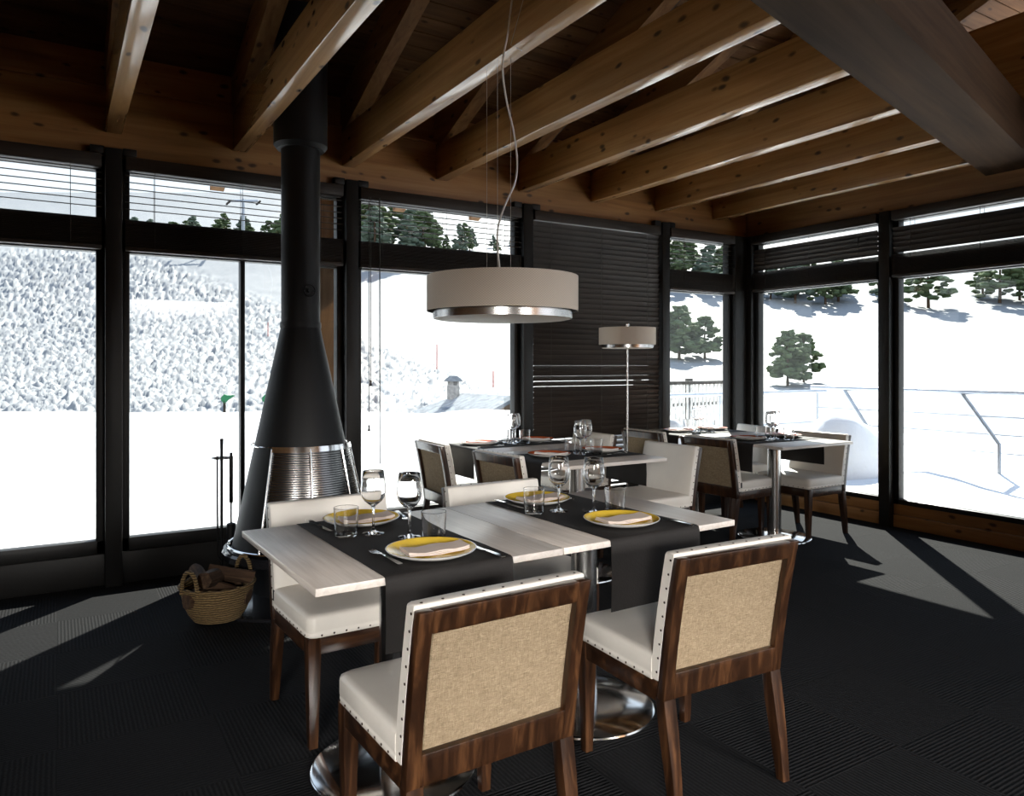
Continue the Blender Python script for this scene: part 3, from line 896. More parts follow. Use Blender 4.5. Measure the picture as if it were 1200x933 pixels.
def runner(label, loc, rz, seed, wd=0.205, hang=0.205):
    bm = bmesh.new()
    e = 0.4035
    path = [(-e, 0.75 - hang), (-e - 0.004, 0.75 - hang * 0.6), (-e - 0.002, 0.70), (-e - 0.001, 0.735), (-e + 0.003, 0.7485), (-e + 0.012, 0.7515)]
    path += [(-e + 0.012 + (2 * e - 0.024) * k / 20, 0.7515) for k in range(1, 20)]
    path += [(-y, z) for y, z in reversed(path[:6])]
    nw = 16
    vs = []
    for i, (y, z) in enumerate(path):
        row = []
        for k in range(nw + 1):
            x = -wd + 2 * wd * k / nw
            dz = 0.0; dy = 0
            if abs(y) < e - 0.02:
                dz = 0.0012 * max(0, noise.noise(Vector((x * 9, y * 9, seed))))
                if k in (0, nw):
                    x += 0.003 * noise.noise(Vector((seed, y * 7, 0)))
            if z < 0.74:
                dy = (0.75 - z) * 0.05 * noise.noise(Vector((x * 11, seed, 0))) * (1 if y > 0 else -1)
                dy = abs(dy) * (1 if y > 0 else -1)
            row.append(Vector((x, y + dy, z + dz)))
        vs.append(row)
    th = 0.0022
    def mk(off):
        out = []
        for i in range(len(vs)):
            a = vs[max(i - 1, 0)][0]; b = vs[min(i + 1, len(vs) - 1)][0]
            d = (b - a); nrm = Vector((0, -d.z, d.y)).normalized()
            out.append([bm.verts.new(p + nrm * off) for p in vs[i]])
        return out
    A, B = mk(0.0), mk(th)
    I, J = len(vs), nw + 1
    for i in range(I - 1):
        for j in range(J - 1):
            bm.faces.new((A[i][j], A[i][j + 1], A[i + 1][j + 1], A[i + 1][j])); bm.faces.new((B[i][j], B[i + 1][j], B[i + 1][j + 1], B[i][j + 1]))
    for i in range(I - 1):
        bm.faces.new((A[i][0], A[i + 1][0], B[i + 1][0], B[i][0])); bm.faces.new((A[i][-1], B[i][-1], B[i + 1][-1], A[i + 1][-1]))
    for j in range(J - 1):
        bm.faces.new((A[0][j], B[0][j], B[0][j + 1], A[0][j + 1])); bm.faces.new((A[-1][j], A[-1][j + 1], B[-1][j + 1], B[-1][j]))
    o = tag(obj("table_runner", bm, M["runner"], angle=60), label, "table runner", "dark cloth runners")
    o.location = loc; o.rotation_euler = (0, 0, rz)
runner("dark cloth runner draped across the left front table", tl(-0.397, 0), LT, 1.3)
runner("dark cloth runner draped across the right front table", tl(0.395, 0), LT, 4.1, 0.205, 0.234)
runner("dark cloth runner across the middle table's near half", (2.835, 3.84, 0), R90, 7.7)
runner("dark cloth runner across the middle table's far half", (2.835, 4.66, 0), R90, 9.2)
runner("dark cloth runner across the corner table's near half", (4.725, 3.90, 0), R90, 12.4)
runner("dark cloth runner across the corner table's far half", (4.725, 4.66, 0), R90, 15.8)
ZT = 0.7555

# ------------------------------------------------------------------ tableware
def plate_bm():
    bm = bmesh.new()
    top = [(0, 0.0065), (0.085, 0.0065), (0.10, 0.009), (0.118, 0.0155), (0.130, 0.0195)]
    rim = [(0.1345, 0.0212), (0.1375, 0.0205)]
    bot = [(0.134, 0.0165), (0.112, 0.007), (0.085, 0.0), (0.075, 0.0), (0.072, 0.002), (0, 0.002)]
    prof = top + rim + bot
    mis = [0] * (len(top)) + [1] * (len(rim) + len(bot))
    lathe(bm, prof, 72, mis)
    return bm
def napkin_bm(w=0.20, d=0.078):
    bm = bmesh.new()
    for k in range(3):
        rows = []
        for i in range(9):
            x = -w / 2 + w * i / 8
            lift = 0.010 * max(0, abs(2 * i / 8 - 1) - 0.55) ** 1.0 + 0.0015 * math.sin(i * 1.3 + k)
            y0, y1 = -d / 2 + 0.002 * k, d / 2 - 0.003 * k * (1 + 0.6 * math.sin(i))
            z0 = 0.0035 * k + lift
            rows.append([(x, y0, z0), (x, y1, z0 + 0.004), (x, y1, z0 + 0.007), (x, (y0 + y1) / 2, z0 + 0.0055), (x, y0, z0 + 0.0034)])
        loft(bm, rows)
    return bm
def wine_bm():
    bm = bmesh.new()
    outer = [(0, 0.0), (0.034, 0.0), (0.037, 0.0015), (0.0368, 0.003), (0.024, 0.0055), (0.012, 0.009), (0.0058, 0.016), (0.0042, 0.03), (0.0040, 0.06), (0.0045, 0.085), (0.0075, 0.0955), (0.0165, 0.1015), (0.029, 0.112), (0.038, 0.126), (0.0422, 0.143), (0.042, 0.162), (0.0392, 0.184), (0.0352, 0.2125)]
    inner = [(0.0347, 0.2135), (0.0340, 0.2125), (0.0380, 0.184), (0.0408, 0.162), (0.0410, 0.143), (0.0368, 0.127), (0.0278, 0.1135), (0.0155, 0.1035), (0, 0.0995)]
    lathe(bm, outer + inner, 40)
    return bm
def tumbler_bm():
    bm = bmesh.new()
    lathe(bm, [(0, 0), (0.034, 0), (0.0368, 0.003), (0.0415, 0.0945), (0.0408, 0.0958), (0.0396, 0.0945), (0.0350, 0.010), (0.032, 0.0075), (0, 0.0075)], 40)
    return bm
def fork_bm():
    bm = bmesh.new()
    # along +Y, tines at +Y; slightly arched
    prof = [(-0.095, 0.0055, 0.003), (-0.09, 0.0085, 0.0035), (-0.04, 0.006, 0.005), (0.01, 0.0038, 0.0065), (0.035, 0.004, 0.006), (0.046, 0.010, 0.004), (0.056, 0.0125, 0.003)]
    loft(bm, [[(-w, y, z), (w, y, z), (w, y, z + 0.0022), (-w, y, z + 0.0022)] for y, w, z in prof])
    for k in range(4):
        x = -0.0102 + 0.0068 * k
        loft(bm, [[(x - w, y, z), (x + w, y, z), (x + w, y, z + 0.002), (x - w, y, z + 0.002)] for y, w, z in ((0.055, 0.0021, 0.003), (0.075, 0.0019, 0.0025), (0.09, 0.0015, 0.004), (0.098, 0.0007, 0.0055))])
    return bm
def knife_bm():
    bm = bmesh.new()
    prof = [(-0.11, 0.005, 0.0012, 0.004), (-0.105, 0.008, 0.0005, 0.0055), (-0.06, 0.0075, 0.0005, 0.0055), (-0.01, 0.006, 0.0005, 0.0055), (0.0, 0.0062, 0.001, 0.0045), (0.012, 0.009, 0.0015, 0.003), (0.06, 0.010, 0.0015, 0.003), (0.095, 0.008, 0.0015, 0.003), (0.11, 0.002, 0.0016, 0.0028)]
    loft(bm, [[(-w if i < 5 else -0.006, y, z0), (w, y, z0), (w, y, z1), (-w if i < 5 else -0.006, y, z1)] for i, (y, w, z0, z1) in enumerate(prof)])
    return bm
protos = {}
def proto(key, fn, mats, **kw):
    if key not in protos:
        o = obj(key, fn(), mats, **kw)
        protos[key] = o.data
        bpy.data.objects.remove(o)
    return protos[key]
def put(name, data, loc, rz, label, cat, group):
    o = bpy.data.objects.new(name, data); COL.objects.link(o)
    o.location = loc; o.rotation_euler = (0, 0, rz)
    return tag(o, label, cat, group)
def plate(loc, label, colour):
    put("plate", proto("plate_" + colour, plate_bm, [M[colour], M["white"]], angle=40), (loc[0], loc[1], ZT), random.random() * 6, label, "plate", "plates laid on the tables")
def napk(loc, rz, label, mat="napkin"):
    put("napkin", proto("napkin_" + mat, napkin_bm, M[mat], angle=40), (loc[0], loc[1], ZT + 0.0085), rz, label, "napkin", "folded napkins on the plates")
def wine(loc, label):
    put("wine_glass", proto("wine", wine_bm, M["glass"], angle=60), (loc[0], loc[1], ZT), 0, label, "wine glass", "stemmed wine glasses")
def tumb(loc, label):
    put("tumbler", proto("tumbler", tumbler_bm, M["glass"], angle=24), (loc[0], loc[1], ZT), 0, label, "tumbler", "straight water tumblers")
def fork(loc, rz, label):
    put("fork", proto("fork", fork_bm, M["chrome"], angle=40), (loc[0], loc[1], ZT), rz, label, "fork", "steel forks")
def knife(loc, rz, label):
    put("knife", proto("knife", knife_bm, M["chrome"], angle=40), (loc[0], loc[1], ZT), rz, label, "knife", "steel knives")

# left front table
plate((0.964, 2.040), "yellow plate on the left front table, near the camera", "yellow"); napk((0.972, 2.030), LT - 0.02, "blush napkin on the nearest yellow plate of the left front table")
plate((0.943, 2.585), "yellow plate on the left front table, far side by the fireplace chair", "yellow"); napk((0.955, 2.575), LT + 0.05, "blush napkin on the far yellow plate of the left front table")
wine((0.911, 2.383), "wine glass on the left front table, left one, closest to the fireplace"); wine((0.994, 2.271), "wine glass on the left front table, right one, behind the near plate")
tumb((0.824, 2.405), "tumbler on the left front table, in front of the far yellow plate"); tumb((1.044, 2.190), "tumbler on the left front table, just behind the near yellow plate")
fork((0.826, 2.06), math.radians(-6) + 0.18, "fork left of the nearest yellow plate on the left front table"); knife((1.118, 1.99), LT + 0.04, "knife right of the nearest yellow plate on the left front table")
knife((0.792, 2.60), PI + LT + 0.05, "knife beside the far yellow plate, near the left table's wooden end"); fork((1.108, 2.60), PI + LT - 0.2, "fork beside the far yellow plate of the left front table")
# right front table
plate((1.739, 2.082), "yellow plate on the right front table, near the camera", "yellow"); napk((1.742, 2.072), LT - 0.02, "blush napkin on the nearest yellow plate of the right front table")
plate((1.711, 2.590), "yellow plate on the right front table, far side", "yellow"); napk((1.72, 2.58), LT + 0.05, "blush napkin on the far yellow plate of the right front table")
wine((1.669, 2.374), "wine glass on the right front table, left one, by the tumbler"); wine((1.765, 2.277), "wine glass on the right front table, right one, left of the near plate")
tumb((1.569, 2.398), "tumbler on the right front table, in front of the far yellow plate"); tumb((1.837, 2.238), "tumbler on the right front table, behind the near yellow plate")
knife((1.916, 2.02), LT + 0.03, "knife right of the near yellow plate on the right front table")
knife((1.575, 2.60), PI + LT, "knife left of the far yellow plate on the right front table"); fork((1.885, 2.61), PI + LT - 0.5, "fork right of the far yellow plate on the right front table")
# middle table
plate((2.632, 3.85), "orange plate on the middle table, near half, left setting", "orange"); napk((2.64, 3.84), R90 + 0.7, "white napkin on the middle table's near left orange plate", "napkinw")
plate((3.075, 3.88), "orange plate on the middle table, near half, right setting", "orange"); napk((3.07, 3.87), R90 + 0.6, "white napkin on the middle table's near right orange plate", "napkinw")
plate((3.08, 4.68), "orange plate on the middle table, far half, before the closed blind", "orange"); napk((3.07, 4.67), R90 + 0.6, "white napkin on the middle table's far right orange plate", "napkinw")
plate((2.60, 4.69), "orange plate on the middle table, far half, beside the snow window", "orange"); napk((2.60, 4.68), R90 + 0.7, "white napkin on the middle table's far left orange plate", "napkinw")
wine((2.852, 3.82), "wine glass on the middle table, near half, left of its pair"); wine((2.945, 3.885), "wine glass on the middle table, near half, right of its pair")
tumb((2.845, 3.915), "tumbler on the middle table, near half, behind the left wine glass"); tumb((2.955, 3.785), "tumbler on the middle table, near half, in front of the right wine glass")
wine((2.82, 4.60), "wine glass on the middle table, far half, nearer to the left window post"); wine((2.90, 4.69), "wine glass on the middle table, far half, farther from the camera")
tumb((2.81, 4.705), "tumbler on the middle table, far half, behind the wine glasses"); tumb((2.92, 4.585), "tumbler on the middle table, far half, in front of the wine glasses")
fork((3.06, 3.705), R90 + 0.1, "fork in front of the near right orange plate on the middle table"); knife((2.64, 3.99), R90 + PI + 0.08, "knife behind the near left orange plate on the middle table")
knife((2.60, 4.525), R90 + PI, "knife in front of the far left orange plate by the snow window"); fork((3.07, 4.53), R90, "fork in front of the far right orange plate before the closed blind")
# corner table
plate((4.53, 3.92), "orange plate on the corner table, near half, left setting", "orange"); napk((4.54, 3.91), R90 + 0.5, "white napkin on the corner table's near left plate", "napkinw")
plate((4.95, 3.93), "orange plate on the corner table, near half, right setting", "orange"); napk((4.94, 3.93), R90 + 0.5, "white napkin on the corner table's near right plate", "napkinw")
plate((4.56, 4.70), "orange plate on the corner table, far half, left setting", "orange"); napk((4.57, 4.69), R90 + 0.5, "white napkin on the corner table's far left plate", "napkinw")
plate((4.95, 4.69), "orange plate on the corner table, far half, right setting", "orange"); napk((4.94, 4.68), R90 + 0.5, "white napkin on the corner table's far right plate", "napkinw")
wine((4.665, 3.82), "wine glass on the corner table, near half, left of its pair"); wine((4.745, 3.845), "wine glass on the corner table, near half, right of its pair")
tumb((4.675, 3.92), "tumbler on the corner table, near half, behind the wine glasses"); tumb((4.775, 3.74), "tumbler on the corner table, near half, in front of the wine glasses")
wine((4.70, 4.63), "wine glass on the corner table, far half, left of its pair"); wine((4.80, 4.67), "wine glass on the corner table, far half, right of its pair")
tumb((4.70, 4.74), "tumbler on the corner table, far half, behind the wine glasses"); tumb((4.79, 4.56), "tumbler on the corner table, far half, in front of the wine glasses")
knife((4.53, 3.755), R90, "knife in front of the corner table's near left plate"); fork((4.55, 4.535), R90, "fork in front of the corner table's far left plate")

# ------------------------------------------------------------------ lamps
PXc, PYc = 1.765, 2.964
pl = thing("pendant_lamp", "round cream fabric pendant lamp hanging over the tables", "pendant lamp", (PXc, PYc, 0))
def drum(bm, r, z0, z1, th=0.004, n=96):
    lathe(bm, [(r, z0), (r, z1), (r - th, z1), (r - th, z0), (r, z0)], n)
bm = bmesh.new(); drum(bm, 0.350, 1.574, 1.734); obj("lamp_shade", bm, M["shade"], pl)
bm = bmesh.new(); drum(bm, 0.322, 1.540, 1.600, 0.003); obj("steel_ring", bm, M["steel"], pl)
bm = bmesh.new(); lathe(bm, [(0, 1.536), (0.30, 1.536), (0.318, 1.540), (0.318, 1.545), (0, 1.545)], 96); obj("diffuser", bm, M["diffuser"], pl)
bm = bmesh.new(); lathe(bm, [(0, 1.726), (0.345, 1.726), (0.345, 1.731), (0, 1.731)], 96); obj("top_disc", bm, M["diffuser"], pl)
for wx, wy in ((-0.036, 0.085), (0.006, -0.062), (-0.045, -0.03)):
    bm = bmesh.new(); tube(bm, [(wx, wy, 1.73), (wx, wy, 2.728)], 0.0009, 6); obj("suspension_wire", bm, M["wire"], pl)
bm = bmesh.new(); tube(bm, [(-0.0, -0.17, 2.724), (-0.06, -0.17, 2.735), (-0.062, -0.35, 3.0)], 0.0013, 6); obj("suspension_wire", bm, M["wire"], pl)
def unproj(u, v, Z):
    p = FW * Z + RT * (Z * (u - 599) / 870.9); return Vector((p.x - PXc, p.y - PYc, CAM_H + (428.1 - v) / 870.9 * Z))
cpts = [(604, -25, 3.18), (600, 0, 3.18), (595, 40, 3.19), (589, 75, 3.2), (593, 115, 3.24), (602, 155, 3.3), (606, 190, 3.36), (603, 215, 3.4), (592, 240, 3.44), (584, 265, 3.45), (583, 290, 3.45), (587, 325, 3.45)]
P = [unproj(*c) for c in cpts]
sm = []
for i in range(len(P) - 1):
    p0, p1, p2, p3 = P[max(i - 1, 0)], P[i], P[i + 1], P[min(i + 2, len(P) - 1)]
    for k in range(6):
        s = k / 6
        sm.append(0.5 * ((2 * p1) + (p2 - p0) * s + (2 * p0 - 5 * p1 + 4 * p2 - p3) * s * s + (3 * p1 - p0 - 3 * p2 + p3) * s ** 3))
sm.append(P[-1])
bm = bmesh.new(); tube(bm, sm, 0.0042, 8); obj("power_cord", bm, M["white"], pl)

fl = thing("floor_lamp", "slim steel floor lamp with cream drum shade before the closed blind", "floor lamp", (3.863, 4.554, 0))
bm = bmesh.new(); lathe(bm, [(0, 0), (0.14, 0), (0.14, 0.012), (0.13, 0.016), (0, 0.018)], 64); obj("base", bm, M["steel"], fl)
bm = bmesh.new(); tube(bm, [(0, 0, 0.015), (0, 0, 1.635)], 0.0085, 12); lathe(bm, [(0, 1.628), (0.017, 1.628), (0.017, 1.655), (0, 1.657)], 16); obj("pole", bm, M["steel"], fl)
bm = bmesh.new(); drum(bm, 0.224, 1.487, 1.622, 0.003, 64); obj("lamp_shade", bm, M["shade"], fl)
bm = bmesh.new(); drum(bm, 0.206, 1.462, 1.50, 0.003, 64); obj("steel_ring", bm, M["steel"], fl)
bm = bmesh.new(); lathe(bm, [(0.0, 1.458), (0.19, 1.458), (0.202, 1.462), (0.202, 1.466), (0, 1.466)], 64); obj("diffuser", bm, M["diffuser"], fl)

# ------------------------------------------------------------------ the snowy valley outside
def hill_e(Z, t):
    crest = 0.148 if t < 0.05 else 0.148 - min(1, (t - 0.05) / 0.25) * 0.045
    q = (Z - 27) / (100 - 27)
    if q < 0: return -0.058
    e = -0.058 + (crest + 0.058) * min(1, q) ** 0.85
    if q > 1: e += (q - 1) * 0.05
    return e
def rough_mask(e, t):
    v = 428 - 871 * e; u = 599 + 871 * t
    lim = 325 + (u - 258) * 0.385
    return max(0.0, min(1.0, (v - lim) / 14.0)) * max(0, min(1, (640 - u) / 60))
def hill_z(Z, t):
    if Z < 27:
        k = max(0, (27 - Z) / 9)
        return CAM_H - 0.058 * 27 - 1.2 * min(1, k)
    return CAM_H + hill_e(Z, t) * Z
bm = bmesh.new()
rows = []
Zs = []
Z = 17.0
while Z < 230:
    Zs.append(Z); Z *= 1.0075 if Z < 100 else 1.03
TS = [-1.25 + 0.0135 * k for k in range(38)] + [-0.740 + 0.0024 * k for k in range(347)] + [0.095 + 0.014 * k for k in range(138)]
NT = len(TS) - 1
for Z in Zs:
    row = []
    for j in range(NT + 1):
        t = TS[j]
        p = FW * Z + RT * (t * Z)
        e = hill_e(Z, t)
        z = hill_z(Z, t)
        m = rough_mask(e, t) if Z < 110 else 0
        q = Vector((p.x, p.y, 0))
        bmp = 0.0
        if m > 0:
            bmp = m * (0.16 * noise.noise(q * 0.5) + 0.26 * noise.noise(q * 3.0) + 0.20 * noise.noise(q * 6.0)) * (0.55 + Z / 70)
        else:
            bmp = 0.10 * noise.noise(q * 0.25) + 0.03 * noise.noise(q * 1.0)
        row.append(bm.verts.new((p.x, p.y, z + bmp)))
    rows.append(row)
for a, b in zip(rows[:-1], rows[1:]):
    for j in range(NT):
        bm.faces.new((a[j], a[j + 1], b[j + 1], b[j]))
o = obj("ground_snow", bm, M["dimsnow"], angle=180)
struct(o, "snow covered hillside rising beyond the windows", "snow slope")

# near snowfield outside the glazing
def near_z(x, y):
    Z = FW.x * x + FW.y * y; s = RT.x * x + RT.y * y
    t = s / max(Z, 1)
    crest = 0.64 if t < 0.06 else 0.64 - min(1, (t - 0.06) / 0.10) * 0.70
    d = max(0.0, min(1.0, (Z - 5.4) / 5.6))
    z = 0.14 + (crest - 0.14) * (d * d * (3 - 2 * d))
    if Z > 11: z -= 0.35 * (Z - 11) ** 1.25 if t < 0.12 else 0.05 * (Z - 11)
    q = Vector((x, y, 0))
    z += 0.05 * noise.noise(q * 0.8) + 0.03 * noise.noise(q * 2.2)
    # drift beside the closed blind
    dx, dy = x - 3.55, y - 6.9
    z += 0.26 * math.exp(-(dx * dx / 0.35 + dy * dy / 0.35)) * (1 + 0.25 * noise.noise(q * 3.2))
    dx, dy = x - 2.0, y - 5.7
    z += 0.10 * math.exp(-(dx * dx / 0.5 + dy * dy / 0.12))
    return z
bm = bmesh.new()
rows = []
for j in range(150):
    y = -9 + 0.0
    row = []
    for i in range(190):
        x = -9 + 29 * i / 189
        y = YW + 0.16 + 13.5 * (j / 149) ** 1.3
        row.append(bm.verts.new((x, y, near_z(x, y))))
    rows.append(row)
for a, b in zip(rows[:-1], rows[1:]):
    for j in range(189):
        bm.faces.new((a[j], a[j + 1], b[j + 1], b[j]))
o = obj("ground_snowfield", bm, M["snow"], angle=180)
struct(o, "smooth snow lying against the window wall outside", "snow")
# snow around the rest of the building
bm = bmesh.new()
rows = []
for j in range(60):
    row = []
    for i in range(60):
        x = XR + 0.16 + 14 * i / 59; y = -14 + (YW + 0.16 + 14) * j / 59
        q = Vector((x, y, 0))
        row.append(bm.verts.new((x, y, 0.02 + (near_z(x, YW + 0.16) - 0.02) * (j / 59) ** 6 + 0.06 * noise.noise(q * 0.7) * (1 - (j / 59) ** 6) + 0.5 * math.exp(-((x - 8.7) ** 2 / 1.0 + (y - 5.0) ** 2 / 0.8)) * (1 - (j / 59) ** 20))))
    rows.append(row)
for a, b in zip(rows[:-1], rows[1:]):
    for j in range(59):
        bm.faces.new((a[j], a[j + 1], b[j + 1], b[j]))
o = obj("ground_terrace", bm, M["snow"], angle=180)
struct(o, "snow covered terrace outside the right wall", "snow")
bm = bmesh.new()
for (x0, x1, y0, y1) in ((-40, X0 - 0.1, -40, YW + 0.16), (X0 - 0.1, XR + 0.16, -40, Y0 - 0.1), (XR + 0.16, 40, -40, -14)):
    vs = [bm.verts.new(p) for p in ((x0, y0, -0.05), (x1, y0, -0.05), (x1, y1, -0.05), (x0, y1, -0.05))]
    bm.faces.new(vs)
o = obj("ground_yard", bm, M["snow"], smooth=False)
struct(o, "level snow behind and left of the room", "snow")

def hp(u_t, Z):  # a point on the hillside
    p = FW * Z + RT * (u_t * Z)
    return (p.x, p.y, hill_z(Z, u_t))
# ---- trees
def pine_meshes(seed, clumps, kind):
    rnd = random.Random(seed)
    bm = bmesh.new()
    for k in range(clumps):
        h = rnd.uniform(0.16, 1.0) ** 0.9
        prof = (1 - h) ** 0.75 * 0.34 + 0.025
        if kind == "round": prof = 0.36 * math.sin(min(1, (1.06 - h) * 1.25) * PI * 0.62) + 0.02
        a = rnd.uniform(0, 2 * PI); rr = prof * math.sqrt(rnd.uniform(0.15, 1))
        s = rnd.uniform(0.045, 0.085) * (1.15 - 0.5 * h)
        b = bmesh.new()
        bmesh.ops.create_icosphere(b, subdivisions=2, radius=1.0)
        for v in b.verts:
            kk = 1 + 0.9 * noise.noise(v.co * 2.6 + Vector((k * 3.1, seed, 0)))
            v.co = Vector((v.co.x * 1.25, v.co.y * 1.25, v.co.z * 0.72)) * s * kk + Vector((rr * math.cos(a), rr * math.sin(a), h - 0.10 * rr))
        merge(bm, b)
    f = bm
    t = bmesh.new(); tube(t, [(0, 0, -0.05), (0.01, 0, 0.4), (0, 0.01, 0.9)], [0.028, 0.02, 0.008], 8)
    return f, t
tree_data = []
for i, (cl, kd, mt) in enumerate(((75, "cone", "needles"), (90, "round", "needles"), (75, "cone", "needles2"), (130, "round", "needles"))):
    f, t_ = pine_meshes(11 + i * 7, cl, kd)
    fo = obj("foliage", f, M[mt], angle=80); to = obj("trunk", t_, M["trunk"])
    tree_data.append((fo.data, to.data))
    bpy.data.objects.remove(fo); bpy.data.objects.remove(to)
placed = []
def tree(k, loc, h, label, group, rz=0.0, wide=1.0):
    rad = 0.40 * h * wide
    if any(math.hypot(loc[0] - p[0], loc[1] - p[1]) < 0.70 * (rad + p[2]) for p in placed):
        return None
    placed.append((loc[0], loc[1], rad))
    o = thing("pine_tree", label, "tree", loc, rz, group)
    o.scale = (h * wide, h * wide, h)
    for nm, d in zip(("foliage", "trunk"), tree_data[k]):
        c = bpy.data.objects.new(nm, d); COL.objects.link(c); c.parent = o
    return o
rnd = random.Random(3)
G1 = "pine wood along the crest of the snow slope"
def U(u): return (u - 599) / 871
for i in range(110):   # wood behind the upper left of the snow window
    u = rnd.uniform(412, 498); Z = rnd.uniform(93, 122)
    tree(rnd.choice((0, 1, 2)), hp(U(u), Z), rnd.uniform(5.5, 8.5), "dark green pine in the dense wood seen through the snow window's upper pane", G1, rnd.uniform(0, 6), 1.2)
for i in range(24):
    u = rnd.uniform(498, 560); Z = rnd.uniform(98, 112)
    tree(rnd.choice((0, 2)), hp(U(u), Z), rnd.uniform(2.4, 4.6), "small dark pine in the sparse row right of the dense wood", G1, rnd.uniform(0, 6), 0.9)
for i in range(6):
    u = rnd.uniform(560, 612); Z = rnd.uniform(104, 120)
    tree(rnd.choice((0, 2)), hp(U(u), Z), rnd.uniform(1.6, 2.6), "tiny distant pine above the pendant lamp on the crest", G1, rnd.uniform(0, 6), 1.2)
for i in range(14):
    u = rnd.uniform(150, 300); Z = rnd.uniform(112, 130)
    tree(rnd.choice((0, 1, 2)), hp(U(u), Z), rnd.uniform(3.0, 5.2), "distant pine on the crest seen through the upper left window", G1, rnd.uniform(0, 6), 1.3)
for i in range(5):
    u = rnd.uniform(312, 345); Z = rnd.uniform(112, 125)
    tree(rnd.choice((0, 1, 2)), hp(U(u), Z), rnd.uniform(3.5, 6), "distant pine just left of the fireplace pipe on the crest", G1, rnd.uniform(0, 6), 1.1)
for i in range(60):
    u = rnd.uniform(765, 872); Z = rnd.uniform(96, 112)
    tree(rnd.choice((0, 1, 2)), hp(U(u), Z), rnd.uniform(4.5, 7.0), "dark pine in the wood behind the narrow corner window", G1, rnd.uniform(0, 6), 1.2)
for i in range(40):
    u = rnd.uniform(880, 985); Z = rnd.uniform(88, 100)
    tree(rnd.choice((0, 1, 2)), hp(U(u), Z), rnd.uniform(3.8, 5.6), "dark pine in the wood atop the slope of the right window", G1, rnd.uniform(0, 6), 1.2)
for i in range(14):
    u = rnd.uniform(985, 1260); Z = rnd.uniform(86, 100)
    tree(rnd.choice((0, 1, 2)), hp(U(u), Z), rnd.uniform(3.5, 6), "pine on the crest far to the right outside", G1, rnd.uniform(0, 6), 1.2)
G2 = "pines standing alone on the open slope"
tree(3, hp(U(796), 50), 3.6, "broad pine on the slope, left of the clump in the corner window", G2, 1.0, 1.15)
tree(1, hp(U(812), 48), 3.5, "middle pine of the clump seen in the narrow corner window", G2, 2.0, 1.1)
tree(3, hp(U(826), 52), 2.9, "lower pine at the right of the clump in the corner window", G2, 3.0, 1.2)
tree(3, hp(U(923), 37), 2.75, "solitary bushy pine on the snow outside the right window", G2, 0.4, 1.0)
tree(1, hp(U(942), 39), 2.6, "brownish pine right of the solitary bushy pine", G2, 1.4, 0.95)

# ---- hut below the slope
ht = thing("mountain_hut", "slate roofed stone hut half buried behind the snowbank", "hut", (0, 0, 0))
def at(u, v, Z): return FW * Z + RT * (Z * (u - 599) / 870.9) + Vector((0, 0, CAM_H + (428.1 - v) / 870.9 * Z))
r1, r2 = at(541, 460.5, 26.6), at(606, 464.5, 23.9)
r2.z = r1.z = (r1.z + r2.z) / 2
ax = (r2 - r1).normalized(); outw = Vector((ax.y, -ax.x, 0))
if outw.dot(FW) > 0: outw = -outw
e1 = r1 + outw * 2.4 - ax * 1.35 + Vector((0, 0, -1.0)); e2 = r2 + outw * 2.4 + Vector((0, 0, -1.0))
b1 = r1 - outw * 2.4 - ax * 1.35 + Vector((0, 0, -1.0)); b2 = r2 - outw * 2.4 + Vector((0, 0, -1.0))
dn = Vector((0, 0, -0.12))
bm = bmesh.new()
V_ = [bm.verts.new(p) for p in (r1, r2, e1, e2, b1, b2, r1 + dn, r2 + dn, e1 + dn, e2 + dn, b1 + dn, b2 + dn)]
for f in ((0, 1, 3, 2), (0, 4, 5, 1), (0, 2, 4), (6, 8, 9, 7), (6, 7, 11, 10), (6, 10, 8), (2, 3, 9, 8), (4, 10, 11, 5), (2, 8, 10, 4), (1, 5, 11, 7), (1, 7, 9, 3)):
    bm.faces.new([V_[i] for i in f])
obj("roof", bm, M["slate"], ht, smooth=False)
bm = bmesh.new()
ins = [p + dn + (((r1 + r2) / 2 - p) * 0.10) for p in (e1, e2, b2, b1)]
for p in ins: p.z = e1.z - 0.1
low = [Vector((p.x, p.y, p.z - 2.2)) for p in ins]
loft(bm, [low, ins]); g1 = [ins[1], ins[2], r2 + dn * 1.5 - ax * 0.3]
bm.faces.new([bm.verts.new(p) for p in g1])
obj("wall", bm, M["timber"], ht, smooth=False)
cb = r1 + outw * 0.35 + ax * 0.0
bm = bmesh.new(); box(bm, -0.17, 0.17, -0.17, 0.17, -0.55, 0.28, 0.02); box(bm, -0.15, -0.07, -0.15, 0.15, 0.28, 0.42); box(bm, 0.07, 0.15, -0.15, 0.15, 0.28, 0.42)
ch = obj("chimney", bm, M["stone"], ht); ch.location = cb
bm = bmesh.new(); loft(bm, [[(-a, -a, z), (a, -a, z), (a, a, z), (-a, a, z)] for a, z in ((0.24, 0.42), (0.25, 0.45), (0.10, 0.62), (0.02, 0.64))])
obj("chimney_cap", bm, M["slate"], ch, smooth=False)

